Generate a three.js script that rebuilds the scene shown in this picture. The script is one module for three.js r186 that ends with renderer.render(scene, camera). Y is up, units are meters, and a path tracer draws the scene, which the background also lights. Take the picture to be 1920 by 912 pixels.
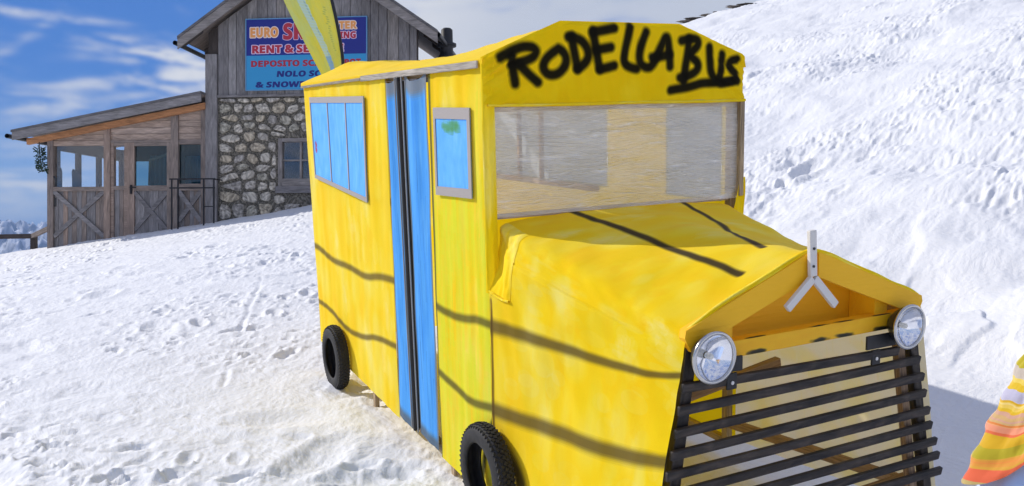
import * as THREE from 'three';
import { mergeGeometries, mergeVertices } from 'three/addons/utils/BufferGeometryUtils.js';
import { RoundedBoxGeometry } from 'three/addons/geometries/RoundedBoxGeometry.js';
import { createNoise2D, createNoise3D } from 'simplex-noise';

// ------------------------------------------------------------------ camera, sky, sun, exposure
const scene = new THREE.Scene();
const camera = new THREE.PerspectiveCamera(2 * Math.atan(456 / 1671) * 180 / Math.PI, 1024 / 486, 0.05, 20000);
camera.position.set(0, 2, 0);
camera.lookAt(0, 2, -1);
const renderer = new THREE.WebGLRenderer({ antialias: true });
renderer.setSize(1024, 486);
renderer.toneMapping = THREE.LinearToneMapping;
renderer.toneMappingExposure = 0.96;
renderer.shadowMap.enabled = true;

// the parade bus stands on a slope: its own axes (right, up, forward) in the world
const BR = new THREE.Vector3(0.890698, 0.088319, -0.445935);
const BU = new THREE.Vector3(-0.022354, 0.988269, 0.151081);
const BF = new THREE.Vector3(0.454046, -0.124599, 0.882223);
const BO = new THREE.Vector3(-0.13166, 2.81628, -4).addScaledVector(BU, -2.2);
const sunDir = new THREE.Vector3().addScaledVector(BF, -1.04).addScaledVector(BR, -0.69).addScaledVector(BU, 0.76).normalize();

function rng(s) { return () => { s = (s + 0x6d2b79f5) | 0; let t = Math.imul(s ^ (s >>> 15), 1 | s); t = (t + Math.imul(t ^ (t >>> 7), 61 | t)) ^ t; return ((t ^ (t >>> 14)) >>> 0) / 4294967296; }; }
const n2 = createNoise2D(rng(11)), n2b = createNoise2D(rng(12)), n3 = createNoise3D(rng(13));
const clamp = (x, a = 0, b = 1) => Math.min(b, Math.max(a, x));
const sstep = (a, b, x) => { const t = clamp((x - a) / (b - a)); return t * t * (3 - 2 * t); };
const lerp = (a, b, t) => a + (b - a) * t;
const fbm2 = (x, y, o = 4) => { let s = 0, a = 0.5; for (let i = 0; i < o; i++) { s += a * n2(x, y); x = x * 2.03 + 7.1; y = y * 2.03 - 3.7; a *= 0.5; } return s; };
const fbm3 = (x, y, z, o = 4) => { let s = 0, a = 0.5; for (let i = 0; i < o; i++) { s += a * n3(x, y, z); x = x * 2.03 + 7.1; y = y * 2.03 - 3.7; z = z * 2.03 + 1.3; a *= 0.5; } return s; };
const lin = (c) => (c <= 0.04045 ? c / 12.92 : Math.pow((c + 0.055) / 1.055, 2.4));
const L3 = (r, g, b) => [lin(r / 255), lin(g / 255), lin(b / 255)];

{ // computed sky: clear mountain blue with cirrus and a white veil
  const W = 2048, H = 1024, data = new Float32Array(W * H * 4);
  const hor = L3(150, 192, 236), mid = L3(84, 138, 216), top = L3(56, 104, 194), white = L3(232, 234, 238), grey = L3(196, 204, 220);
  const deg = 180 / Math.PI;
  for (let j = 0; j < H; j++) {
    const el = ((j + 0.5) / H - 0.5) * Math.PI, sy = Math.sin(el), cy = Math.cos(el);
    for (let i = 0; i < W; i++) {
      const a = ((i + 0.5) / W - 0.5) * 2 * Math.PI;
      const dx = cy * Math.cos(a), dz = cy * Math.sin(a);
      const E = el * deg;
      let c = [0, 0, 0];
      const t1 = sstep(-2, 11, E), t2 = sstep(8, 30, E);
      for (let k = 0; k < 3; k++) c[k] = lerp(lerp(hor[k], mid[k], t1), top[k], t2);
      // cirrus: noise on a plane high above, stretched
      if (E > -3) {
        const hh = 1 / (Math.max(sy, 0) + 0.16), px = dx * hh, pz = dz * hh;
        const az = Math.atan2(dx, -dz) * deg;
        const warp = fbm3(px * 1.2, sy * 3, pz * 1.2, 3);
        const n = fbm3(px * 0.9 + warp * 0.9, E * 0.16 + warp, pz * 0.9, 6);
        const streak = fbm3(az * 0.05 + warp * 0.5, E * 0.55 + warp * 1.2 - az * 0.02, 4.2, 5);
        // more cover to the right of the lodge and over the rest of the sky, open blue to the upper left
        const blob = (a0, e0, wa, we) => Math.exp(-(((az - a0) / wa) ** 2) - (((E - e0 + 0.9 * warp) / we) ** 2));
        const view = sstep(-75, -45, az) * sstep(40, 20, az), openL = view * sstep(-9, -16, az);
        const fine = fbm3(az * 0.16 + E * 0.25 + warp, E * 1.1 - az * 0.05 + warp, 9.1, 5);
        let cov = (1 - 0.9 * openL) * (0.6 + 0.6 * n + 0.45 * streak) + 0.36 * sstep(-10, -4, az) * view + openL * (0.06 + 0.26 * fine + 0.1 * streak + 0.30 * sstep(10, 2.5, E));
        cov += 1.15 * (0.65 + 1.0 * fine) * (0.5 * blob(-22.5, 11.2, 3.6, 0.8) + 0.62 * blob(-19.5, 9.9, 4.0, 1.3) + 0.45 * blob(-18, 7.4, 4, 1.5) + 0.4 * blob(-28.5, 7.7, 2.4, 0.5) + 0.25 * blob(-24.5, 8.6, 5, 0.8) + 0.35 * blob(-29.5, 3.3, 4, 0.7));
        const tr1 = Math.abs(E - (12.9 - 0.05 * (az + 30) + 0.12 * n2(az * 0.3, 3))), tr2 = Math.abs(E - (10.5 + 0.68 * (az + 30) + 0.2 * n2(az * 0.3, 8)));
        cov += (0.5 + 0.5 * fine) * 0.6 * Math.exp(-((tr1 / 0.28) ** 2)) * sstep(-44, -34, az) * sstep(-20, -25, az);
        cov += (0.5 + 0.5 * fine) * 0.65 * Math.exp(-((tr2 / 0.42) ** 2)) * sstep(-40, -34, az) * sstep(-26, -28, az);
        const cl = sstep(0.12, 1.0, cov) * sstep(-3, 2, E);
        const g = sstep(-9, 2, az) * sstep(5, 10, E) * sstep(40, 15, az) * 0.8 + 0.15 * (1 - cov);
        for (let k = 0; k < 3; k++) c[k] = lerp(c[k], lerp(white[k], grey[k], clamp(g)), cl * 0.93);
      }
      const o = (j * W + i) * 4;
      data[o] = c[0]; data[o + 1] = c[1]; data[o + 2] = c[2]; data[o + 3] = 1;
    }
  }
  const sky = new THREE.DataTexture(data, W, H, THREE.RGBAFormat, THREE.FloatType);
  sky.mapping = THREE.EquirectangularReflectionMapping; sky.magFilter = THREE.LinearFilter; sky.minFilter = THREE.LinearFilter; sky.needsUpdate = true;
  scene.background = sky; scene.environment = sky;
}
const sun = new THREE.DirectionalLight(new THREE.Color().setRGB(1, 0.95, 0.88), 4.3);
sun.position.copy(sunDir).multiplyScalar(60).add(new THREE.Vector3(0, 2, -8));
sun.target.position.set(0, 2, -8); scene.add(sun.target);
sun.castShadow = true; sun.shadow.mapSize.set(4096, 4096);
Object.assign(sun.shadow.camera, { left: -40, right: 40, top: 40, bottom: -40, near: 1, far: 160 });
sun.shadow.radius = 1;
scene.add(sun);
scene.fog = new THREE.FogExp2(0x9dbdec, 0.0002);

// ------------------------------------------------------------------ helpers
const taken = {};
function numbered(name) { const k = taken[name] = (taken[name] ?? -1) + 1; return k ? name + '_' + String(k).padStart(3, '0') : name; }
function thing(name, label, category, pos = [0, 0, 0], group) {
  const o = new THREE.Group(); o.name = numbered(name); o.position.set(...pos); scene.add(o);
  o.userData = { label, category }; if (group) o.userData.group = group;
  return o;
}
function part(name, geo, mat, parent, label, kind) {
  const m = new THREE.Mesh(geo, mat); m.name = name; m.castShadow = m.receiveShadow = true;
  if (label) m.userData.label = label; if (kind) m.userData.kind = kind;
  parent.add(m); return m;
}
function sub(name, parent) { const g = new THREE.Group(); g.name = name; parent.add(g); return g; }
function grid(nx, ny, fn, uvf) { // fn(a,b) -> [x,y,z], a,b in 0..1
  const P = new Float32Array((nx + 1) * (ny + 1) * 3), T = new Float32Array((nx + 1) * (ny + 1) * 2), I = [];
  for (let j = 0; j <= ny; j++) for (let i = 0; i <= nx; i++) {
    const k = j * (nx + 1) + i, a = i / nx, b = j / ny; P.set(fn(a, b), k * 3); T.set(uvf ? uvf(a, b) : [a, b], k * 2);
    if (i < nx && j < ny) I.push(k, k + 1, k + nx + 2, k, k + nx + 2, k + nx + 1);
  }
  const g = new THREE.BufferGeometry(); g.setAttribute('position', new THREE.BufferAttribute(P, 3)); g.setAttribute('uv', new THREE.BufferAttribute(T, 2)); g.setIndex(I); g.computeVertexNormals(); return g;
}
// uv in metres by the dominant side of each face, the grain along v
function metreUV(g, grain = 'y', off = [0, 0]) {
  g = g.index ? g.toNonIndexed() : g; const p = g.attributes.position, uv = new Float32Array(p.count * 2);
  const A = new THREE.Vector3(), B = new THREE.Vector3(), C = new THREE.Vector3();
  for (let i = 0; i < p.count; i += 3) {
    A.fromBufferAttribute(p, i); B.fromBufferAttribute(p, i + 1); C.fromBufferAttribute(p, i + 2);
    const n = B.clone().sub(A).cross(C.clone().sub(A)); const ax = Math.abs(n.x), ay = Math.abs(n.y), az = Math.abs(n.z);
    let axes = az >= ax && az >= ay ? ['x', 'y'] : ax >= ay ? ['z', 'y'] : ['x', 'z'];
    if (axes[0] === grain) axes = [axes[1], axes[0]];
    [A, B, C].forEach((v, k) => { uv[(i + k) * 2] = v[axes[0]] + off[0]; uv[(i + k) * 2 + 1] = v[axes[1]] + off[1]; });
  }
  g.setAttribute('uv', new THREE.BufferAttribute(uv, 2)); g.computeVertexNormals(); return g;
}
let uvSeed = rng(77);
function bx(x0, x1, y0, y1, z0, z1, grain = 'y') { // box by its bounds
  const g = new THREE.BoxGeometry(x1 - x0, y1 - y0, z1 - z0); g.translate((x0 + x1) / 2, (y0 + y1) / 2, (z0 + z1) / 2); return metreUV(g, grain, [uvSeed() * 5, uvSeed() * 5]);
}
function bar(p, q, w, h, up = new THREE.Vector3(0, 1, 0), r = 0.003) { // rounded bar from p to q
  p = new THREE.Vector3(...p); q = new THREE.Vector3(...q); const d = q.clone().sub(p), len = d.length(); d.normalize();
  const g = metreUV(new RoundedBoxGeometry(len, h, w, 1, r), 'x', [uvSeed() * 5, uvSeed() * 5]);
  const zx = d.clone().cross(up).normalize(), yx = zx.clone().cross(d).normalize();
  g.applyMatrix4(new THREE.Matrix4().makeBasis(d, yx, zx).setPosition(p.add(q).multiplyScalar(0.5))); return g;
}
function prism(poly, z0, z1, grain = 'y') { // polygon in x,y pushed out along z
  const s = new THREE.Shape(poly.map((p) => new THREE.Vector2(...p)));
  const g = new THREE.ExtrudeGeometry(s, { depth: z1 - z0, bevelEnabled: false }); g.translate(0, 0, z0); return metreUV(g, grain, [uvSeed() * 5, uvSeed() * 5]);
}
function tube(pts, r, seg = 24, rad = 6) { return new THREE.TubeGeometry(new THREE.CatmullRomCurve3(pts.map((p) => new THREE.Vector3(...p))), seg, r, rad); }

function dataTex(w, h, fn, srgb, rx = 1, ry = 1) {
  const d = new Uint8Array(w * h * 4);
  for (let j = 0; j < h; j++) for (let i = 0; i < w; i++) { const v = fn(i / w, j / h), o = (j * w + i) * 4; if (v.length) { for (let k = 0; k < 3; k++) d[o + k] = clamp(v[k], 0, 1) * 255; } else d[o] = d[o + 1] = d[o + 2] = clamp(v, 0, 1) * 255; d[o + 3] = 255; }
  const t = new THREE.DataTexture(d, w, h, THREE.RGBAFormat); t.wrapS = t.wrapT = THREE.RepeatWrapping; t.magFilter = THREE.LinearFilter; t.minFilter = THREE.LinearMipmapLinearFilter; t.generateMipmaps = true;
  if (srgb) t.colorSpace = THREE.SRGBColorSpace; t.repeat.set(rx, ry); t.needsUpdate = true; return t;
}
const tau = Math.PI * 2;
// seamless noise on a torus
function tnoise(u, v, fu, fv, seed, o = 4) { let s = 0, a = 0.5; for (let k = 0; k < o; k++) { const R1 = fu / tau, R2 = fv / tau; s += a * n3(Math.cos(u * tau) * R1 + Math.cos(v * tau) * R2 * 0.83 + seed, Math.sin(u * tau) * R1 + 3.1 * k, Math.sin(v * tau) * R2 + Math.cos(v * tau) * R2 * 0.55 - seed); a *= 0.5; fu *= 2; fv *= 2; } return s; }
function woodTex(seed) { // grey-scale grain, 1 m square, grain along v
  return dataTex(512, 512, (u, v) => { const w = tnoise(u, v, 3, 2, seed, 3); const g = tnoise(u + w * 0.02, v, 60, 2.5, seed + 5, 3), f = tnoise(u, v, 150, 7, seed + 9, 2), s = tnoise(u, v, 6, 1.5, seed + 20, 3); const c = 0.82 + g * 0.2 + f * 0.16 + s * 0.18; return [c, c, c]; }, true);
}
const woodA = woodTex(1), woodB = woodTex(42);
const wood = (r, g, b, t = woodA, rough = 0.85) => new THREE.MeshStandardMaterial({ color: new THREE.Color().setRGB(r, g, b), map: t, bumpMap: t, bumpScale: 0.004, roughness: rough });
const plain = (r, g, b, rough = 0.7, metal = 0, more = {}) => new THREE.MeshPhysicalMaterial({ color: new THREE.Color().setRGB(r, g, b), roughness: rough, metalness: metal, ...more });
const grainTex = dataTex(256, 256, (u, v) => { const c = 0.5 + tnoise(u, v, 30, 30, 3, 3) * 0.9; return c; }, false, 3, 3);

// ------------------------------------------------------------------ snow ground: one sheet to the horizon
const softplus = (x, w) => (x / w > 30 ? x : w * Math.log1p(Math.exp(x / w)));
const sat = (d, D, w) => D - softplus(D - d, w);
function baseHeight(x, d) {
  const ds = d > -30 ? sat(d, 42, 3) : -30;
  let h = -0.02 + 0.0226 * clamp(x, -80, 80) + 0.1529 * ds;
  h -= 0.14 * softplus(-(x + 2.5), 0.6) * sstep(5, 20, d) * (x < -60 ? 60 / -x : 1);
  const q = 0.8907 * x + 0.446 * ds;
  h += 0.31 * softplus(sat(q, 60, 4) - 5.55, 0.3);
  h -= 0.32 * softplus(d - 25, 0.8) * sstep(-3, -8, x);
  h -= 0.25 * softplus(d - 60, 5) * (1 - sstep(-3, -8, x));
  return Math.max(h, -380 + 12 * n2(x * 0.004, d * 0.004));
}
function hash2(i, j) { let h = Math.imul(i, 374761393) + Math.imul(j, 668265263); h = Math.imul(h ^ (h >>> 13), 1274126177); return ((h ^ (h >>> 16)) >>> 0) / 4294967296; }
function pits(x, d, cell, depth, seed, dens, dir) { // scattered prints and clods
  const i0 = Math.floor(x / cell), j0 = Math.floor(d / cell); let s = 0;
  for (let i = i0 - 1; i <= i0 + 1; i++) for (let j = j0 - 1; j <= j0 + 1; j++) {
    const h = hash2(i + seed * 17, j - seed * 31); if (h > dens) continue;
    const cx = (i + 0.15 + 0.7 * hash2(i + 91 + seed, j)) * cell, cz = (j + 0.15 + 0.7 * hash2(i, j + 57 + seed)) * cell, ang = dir === undefined ? hash2(i + 5, j + 9) * 3.14 : dir + 0.9 * (hash2(i + 5, j + 9) - 0.5);
    const dx = x - cx, dz = d - cz, u = dx * Math.cos(ang) + dz * Math.sin(ang), v = -dx * Math.sin(ang) + dz * Math.cos(ang);
    const r2 = (u * u) / ((cell * 0.36) ** 2) + (v * v) / ((cell * 0.17) ** 2);
    if (r2 < 4) s += depth * (0.5 + h / dens) * (Math.exp(-r2 * 1.6) - 0.45 * Math.exp(-((Math.sqrt(r2) - 1.25) ** 2) * 9));
  }
  return s;
}
function segDist(x, d, p, q) { const vx = q[0] - p[0], vz = q[1] - p[1], t = clamp(((x - p[0]) * vx + (d - p[1]) * vz) / (vx * vx + vz * vz)); return Math.hypot(x - p[0] - vx * t, d - p[1] - vz * t); }
const tracks = [[[-2.15, 6.6], [-3.35, 12.2]], [[-0.9, 4.9], [-3.2, 5.05]], [[-6.3, 9], [-7.6, 16]], [[-4.6, 5.6], [-6.2, 11]], [[-2.0, 8.9], [-9.5, 9.9]]];
function relief(x, d) {
  const q = 0.8907 * x + 0.446 * Math.min(d, 42), hill = sstep(5.3, 6.2, q), far = 1 - sstep(45, 70, d);
  if (far <= 0 || d < -20) return 0;
  const flat = sstep(2.6, 3.4, q) * (1 - hill) * sstep(14, 9, d); // smooth groomed strip on the shaded side
  let h = 0.03 * fbm2(x * 0.5, d * 0.5, 3) * (1 - 0.8 * flat);
  const calm = (1 - hill) * (1 - 0.88 * flat);
  if (calm > 0) {
    const pt = fbm2(x * 0.3 + 9, d * 0.3, 3), tr = 0.25 + 0.75 * sstep(-0.2, 0.3, pt);
    h += calm * (0.010 * fbm2(x * 2.2, d * 3.0, 3) + 0.0045 * tr * n2b(x * 7, d * 14) + 0.002 * n2(x * 20, d * 30));
    h -= calm * (pits(x, d, 0.42, 0.045 * tr, 1, 0.42) + pits(x + 3.3, d, 0.23, 0.036 * tr, 2, 0.42, 0.1) + pits(x, d, 0.9, 0.03, 4, 0.3) + pits(x - 1.1, d + 2, 0.15, 0.024 * tr, 5, 0.45, 0.1));
    const nb = sstep(2.6, 0.5, Math.hypot((x + 1.3) * 0.85, d - 3.7)); // churned snow beside the bus
    if (nb > 0) h += calm * nb * (0.04 * Math.max(0, fbm2(x * 2.3 + 4, d * 2.3, 3)) + 0.02 * Math.max(0, fbm2(x * 7, d * 7, 3)) - pits(x + 5, d, 0.3, 0.05, 6, 0.55));
    if (x < 0 && d > 2 && d < 18) for (const [p, r] of tracks) { const w = 0.02 * n2(d * 1.5 + p[0], x), s = Math.abs(segDist(x + w, d + w, p, r)); if (s < 0.15) h -= calm * (0.45 + 0.55 * n2b(x * 0.9, d * 0.9)) * (0.014 * Math.exp(-((s / 0.022) ** 2)) - 0.006 * Math.exp(-(((s - 0.05) / 0.025) ** 2))); }
  }
  if (hill > 0) { // crusted, broken slope: tracks run along the contour, chunks slid down
    const a = (x + d) * 0.7071, b = (x - d) * 0.7071;
    const w = fbm2(x * 0.35, d * 0.35, 3);
    const rough = (0.25 + 0.75 * sstep(-0.2, 0.35, fbm2(x * 0.2 - 5, d * 0.2 + 2, 3))) * (0.25 + 0.75 * sstep(0.6, 3.0, q - 5.6));
    h += hill * (0.22 * fbm2(x * 0.22, d * 0.22, 3) + 0.02 * fbm2(a * 0.7, b * 1.5, 3));
    h += hill * rough * (0.04 * fbm2(a * 0.5 + w, b * 1.1 + w, 4) + 0.032 * fbm2(a * 1.8 + w, b * 5 + w * 2, 3) + 0.008 * n2(a * 4.5, b * 11));
    h -= hill * rough * (pits(x, d, 0.9, 0.07, 7, 0.1, 0.785) + pits(x + 1.7, d, 0.46, 0.038, 8, 0.3, 0.785) + pits(x, d + 3, 0.24, 0.022, 9, 0.42, 0.785));
    h += 0.035 * hill * sstep(7.6, 6.3, q) * sstep(0.05, 0.16, fbm2(x * 0.9 + 3, d * 0.9, 2)); // slumped blocks at the foot
    h += hill * 0.04 * sstep(0.2, 0.4, n2(x * 0.35 + 1.7, d * 0.35 + 0.4)) * sstep(6.6, 7.4, q) * sstep(9.5, 8, q); // a broken bank
  }
  return h * far;
}
function ground(x, d) { return baseHeight(x, d) + relief(x, d); }
{
  const ang = []; const D2 = Math.PI / 180;
  for (let a = -34; a <= 34; a += 0.062) ang.push(a * D2);
  for (let a = 38; a < 322; a += 4) ang.push(a * D2);
  const rad = [0]; for (let r = 1.2; r < 75; r *= 1.0056) rad.push(r); for (let r = 78; r < 9000; r *= 1.09) rad.push(r);
  const A = ang.length, N = rad.length, P = new Float32Array(A * N * 3), C = new Float32Array(A * N * 3), T = new Float32Array(A * N * 2), I = new Uint32Array(A * (N - 1) * 6); let q = 0;
  for (let j = 0; j < N; j++) for (let i = 0; i < A; i++) {
    const k = j * A + i, x = Math.sin(ang[i]) * rad[j], d = Math.cos(ang[i]) * rad[j];
    P[k * 3] = x; P[k * 3 + 1] = ground(x, d); P[k * 3 + 2] = -d; T[k * 2] = x; T[k * 2 + 1] = d;
    // old grey grit trodden in beside the bus
    const near = rad[j] < 12 && x < 1 ? sstep(4.2, 1.0, Math.hypot((x + 0.9) * 0.8, d - 3.6)) * sstep(-0.1, 0.45, fbm2(x * 1.6, d * 1.6, 4) + 0.12) : 0;
    const v = 0.02 * (rad[j] < 75 ? fbm2(x * 1.3 + 40, d * 1.3, 3) : 0);
    C[k * 3] = 0.73 + v - 0.045 * near; C[k * 3 + 1] = 0.737 + v - 0.046 * near; C[k * 3 + 2] = 0.745 + v - 0.048 * near;
    if (j < N - 1) { const i2 = (i + 1) % A, a = j * A + i, b = j * A + i2, c = a + A, e = b + A; I[q++] = a; I[q++] = e; I[q++] = c; I[q++] = a; I[q++] = b; I[q++] = e; }
  }
  const g = new THREE.BufferGeometry(); g.setAttribute('position', new THREE.BufferAttribute(P, 3)); g.setAttribute('color', new THREE.BufferAttribute(C, 3)); g.setAttribute('uv', new THREE.BufferAttribute(T, 2)); g.setIndex(new THREE.BufferAttribute(I, 1)); g.computeVertexNormals();
  const nrm = g.attributes.normal; if (nrm.getY(A * 20 + 300) < 0) { const ix = g.index.array; for (let i = 0; i < ix.length; i += 3) { const t = ix[i + 1]; ix[i + 1] = ix[i + 2]; ix[i + 2] = t; } g.computeVertexNormals(); }
  const snowBump = dataTex(1024, 1024, (u, v) => 0.5 + 0.55 * tnoise(u, v, 14, 14, 2, 4) + 0.3 * Math.abs(tnoise(u, v, 45, 45, 8, 3)), false, 0.9, 0.9);
  const m = new THREE.MeshStandardMaterial({ vertexColors: true, roughness: 0.75, bumpMap: snowBump, bumpScale: 0.006 });
  const o = part('snow_ground', g, m, scene); o.userData.kind = 'structure';
}

// ------------------------------------------------------------------ far snowy mountains
{
  const nx = 420, ny = 60;
  const g = grid(nx, ny, (a, b) => {
    const az = lerp(-50, 12, a) * Math.PI / 180, r = lerp(2600, 5200, b), x = Math.sin(az) * r, z = -Math.cos(az) * r;
    const ridge = 1 - Math.abs(fbm2(x * 0.0016, z * 0.0016, 6)) * 2.2, rr = 1 - Math.abs(fbm2(x * 0.005 + 3, z * 0.005, 5)) * 2;
    const y = -400 + (Math.sin(clamp(b * 1.25) * Math.PI * 0.5) ** 1.3) * (395 + 70 * ridge + 55 * rr) + 30 * n2(x * 0.02, z * 0.02) * b + 14 * n2b(x * 0.05, z * 0.05) * b;
    return [x, y, z];
  });
  const p = g.attributes.position, nr = g.attributes.normal, C = new Float32Array(p.count * 3);
  for (let i = 0; i < p.count; i++) { const s = Math.abs(nr.getY(i)), k = sstep(0.93, 0.72, s + 0.3 * fbm2(p.getX(i) * 0.012, p.getZ(i) * 0.012 + p.getY(i) * 0.02, 4)); C[i * 3] = lerp(0.8, 0.05, k); C[i * 3 + 1] = lerp(0.82, 0.055, k); C[i * 3 + 2] = lerp(0.86, 0.07, k); }
  g.setAttribute('color', new THREE.BufferAttribute(C, 3));
  part('mountains', g, new THREE.MeshStandardMaterial({ vertexColors: true, roughness: 0.9, side: THREE.DoubleSide }), scene).userData.kind = 'structure';
}

// ------------------------------------------------------------------ lodge (local: x along the front, y above eye level ground, z towards the piste)
const TH = 5.6 * Math.PI / 180, LO = [-7.702, 2, -22.5];
const greyWood = [wood(0.36, 0.335, 0.325), wood(0.43, 0.4, 0.385, woodB), wood(0.3, 0.278, 0.27), wood(0.38, 0.34, 0.31, woodB)];
const brownWood = [wood(0.38, 0.305, 0.255), wood(0.47, 0.345, 0.27, woodB), wood(0.33, 0.265, 0.225)];
const orangeWood = wood(0.72, 0.33, 0.14), paleWood = [wood(0.6, 0.45, 0.35), wood(0.66, 0.51, 0.41, woodB), wood(0.54, 0.41, 0.32)];
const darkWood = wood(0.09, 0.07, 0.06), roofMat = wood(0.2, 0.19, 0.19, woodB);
const glassMat = new THREE.MeshPhysicalMaterial({ color: 0xffffff, transmission: 1, thickness: 0, roughness: 0.02, ior: 1.8 });
const tealGlass = new THREE.MeshPhysicalMaterial({ color: new THREE.Color().setRGB(0.5, 0.68, 0.72), transmission: 1, thickness: 0, roughness: 0.03, ior: 1.6 });  // teal tint imitates sky reflected in the door and right window
const pick = rng(5);
const lodge = thing('ski_lodge', 'weathered grey timber and rubble stone lodge with a steep gable behind the yellow bus', 'lodge', LO);
lodge.rotation.y = -TH;
const apexX = 2.72, apexY = 7.42, roofY = (x) => apexY - 0.7 * Math.abs(x - apexX); // top face of the roof at the front
const SR = 5.38;
{
  // core walls with real thickness, a room behind
  const mortarTex = dataTex(256, 256, (u, v) => { const c = 0.75 + 0.5 * tnoise(u, v, 16, 16, 4, 4); return [c, c, c * 0.98]; }, true);
  const mortar = new THREE.MeshStandardMaterial({ color: new THREE.Color().setRGB(0.25, 0.225, 0.185), map: mortarTex, bumpMap: mortarTex, bumpScale: 0.01, roughness: 0.95 });
  const wx0 = 1.86, wx1 = 3.47, wy0 = 1.42, wy1 = 2.62;
  const core = mergeGeometries([
    bx(0.02, wx0, -1.2, 3.7, -0.4, 0), bx(wx1, SR, -1.2, 3.7, -0.4, 0), bx(wx0, wx1, -1.2, wy0, -0.4, 0), bx(wx0, wx1, wy1, 3.7, -0.4, 0)]);
  part('wall', core, mortar, lodge);
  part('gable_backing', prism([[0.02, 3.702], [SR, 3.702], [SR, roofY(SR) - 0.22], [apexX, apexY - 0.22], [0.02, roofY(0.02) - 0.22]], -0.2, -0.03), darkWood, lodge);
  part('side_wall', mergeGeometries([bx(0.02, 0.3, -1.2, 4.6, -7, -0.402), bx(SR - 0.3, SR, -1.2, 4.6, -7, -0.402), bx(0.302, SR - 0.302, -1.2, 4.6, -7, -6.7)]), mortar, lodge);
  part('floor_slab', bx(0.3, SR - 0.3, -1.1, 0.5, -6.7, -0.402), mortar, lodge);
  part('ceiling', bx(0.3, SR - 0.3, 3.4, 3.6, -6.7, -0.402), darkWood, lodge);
  // vertical gable boards
  for (let x = 0.3, k = 0; x < SR - 0.05; k++) {
    const w = 0.2 + 0.09 * pick(), x1 = Math.min(x + w, SR), z = 0.02 + 0.02 * pick();
    const yb = 3.7 - 0.03 * pick(), poly = [[x + 0.006, yb], [x1 - 0.006, yb], [x1 - 0.006, roofY(x1) - 0.25]];
    if (x < apexX && x1 > apexX) poly.push([apexX, apexY - 0.25]);
    poly.push([x + 0.006, roofY(x) - 0.25]);
    part('plank', prism(poly, -0.028, z), greyWood[Math.floor(pick() * 4)], lodge); x = x1;
  }
  part('corner_post', bx(-0.01, 0.285, -1.2, 4.75, -0.03, 0.09), greyWood[0], lodge);
  part('ledge_board', bx(0.29, SR, 3.66, 3.72, 0.045, 0.075, 'x'), greyWood[2], lodge);
  // rubble stones: cells around scattered seeds
  const stoneTex = dataTex(256, 256, (u, v) => { const c = 0.8 + 0.42 * tnoise(u, v, 9, 9, 6, 5); return [c, c * 0.99, c * 0.97]; }, true);
  const stones = [[0.7, 0.65, 0.56], [0.62, 0.575, 0.51], [0.52, 0.485, 0.44], [0.76, 0.7, 0.6], [0.64, 0.56, 0.43], [0.58, 0.545, 0.45]].map((c) => new THREE.MeshStandardMaterial({ color: new THREE.Color().setRGB(...c), map: stoneTex, bumpMap: stoneTex, bumpScale: 0.02, roughness: 0.92 }));
  const seeds = [], rs = rng(901);
  for (let y = 0.25, row = 0; y < 3.72; row++) { const hgt = 0.16 + 0.19 * rs() + 0.12 * sstep(1.3, 0.6, y); let x = 0.3 + 0.2 * rs(); while (x < 3.9) { const w = 0.21 + 0.42 * rs() * rs() + 0.1 * rs(); seeds.push([x + w / 2, y + hgt / 2 + 0.13 * (rs() - 0.5), hgt, w]); x += w; } y += hgt; }
  const rect = (p) => p[0] > wx0 - 0.04 && p[0] < wx1 + 0.04 && p[1] > wy0 - 0.2 && p[1] < wy1 + 0.04;
  for (const s of seeds) {
    if (rect(s)) continue;
    let poly = [[s[0] - 0.4, s[1] - 0.3], [s[0] + 0.4, s[1] - 0.3], [s[0] + 0.4, s[1] + 0.3], [s[0] - 0.4, s[1] + 0.3]];
    const clip = (mx, my, nx, ny) => { const out = []; for (let i = 0; i < poly.length; i++) { const a = poly[i], b = poly[(i + 1) % poly.length], da = (a[0] - mx) * nx + (a[1] - my) * ny, db = (b[0] - mx) * nx + (b[1] - my) * ny; if (da <= 0) out.push(a); if (da * db < 0) { const t = da / (da - db); out.push([lerp(a[0], b[0], t), lerp(a[1], b[1], t)]); } } poly = out; };
    const gap = 0.014 + 0.02 * rs();
    for (const o of seeds) { if (o === s) continue; const dx = o[0] - s[0], dy = o[1] - s[1], L = Math.hypot(dx, dy * 1.35); if (L > 0.9) continue; const nx = dx / L, ny = dy * 1.8 / L, nl = Math.hypot(nx, ny); clip(s[0] + dx * 0.5 - nx / nl * gap, s[1] + dy * 0.5 - ny / nl * gap, nx / nl, ny / nl); }
    clip(0.32, 0, -1, 0); clip(0, 3.64, 0, 1);
    if (s[1] > wy0 - 0.2 && s[1] < wy1 + 0.04) { if (s[0] < wx0) clip(wx0 - 0.05, 0, 1, 0); else clip(wx1 + 0.05, 0, -1, 0); } else if (s[0] > wx0 - 0.1 && s[0] < wx1 + 0.1) { if (s[1] > wy1) clip(0, wy1 + 0.05, 0, -1); else clip(0, wy0 - 0.2, 0, 1); }
    if (poly.length < 3) continue;
    // round the corners, knock the outline about
    for (let it = 0; it < 1; it++) { const out = []; for (let i = 0; i < poly.length; i++) { const a = poly[i], b = poly[(i + 1) % poly.length]; out.push([lerp(a[0], b[0], 0.22), lerp(a[1], b[1], 0.22)], [lerp(a[0], b[0], 0.78), lerp(a[1], b[1], 0.78)]); } poly = out; }
    let cx = 0, cy = 0; poly.forEach((p) => { cx += p[0] / poly.length; cy += p[1] / poly.length; });
    poly = poly.map((p) => { const k = 0.9 + 0.1 * n2(p[0] * 5, p[1] * 5); return [cx + (p[0] - cx) * k, cy + (p[1] - cy) * k]; });
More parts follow.
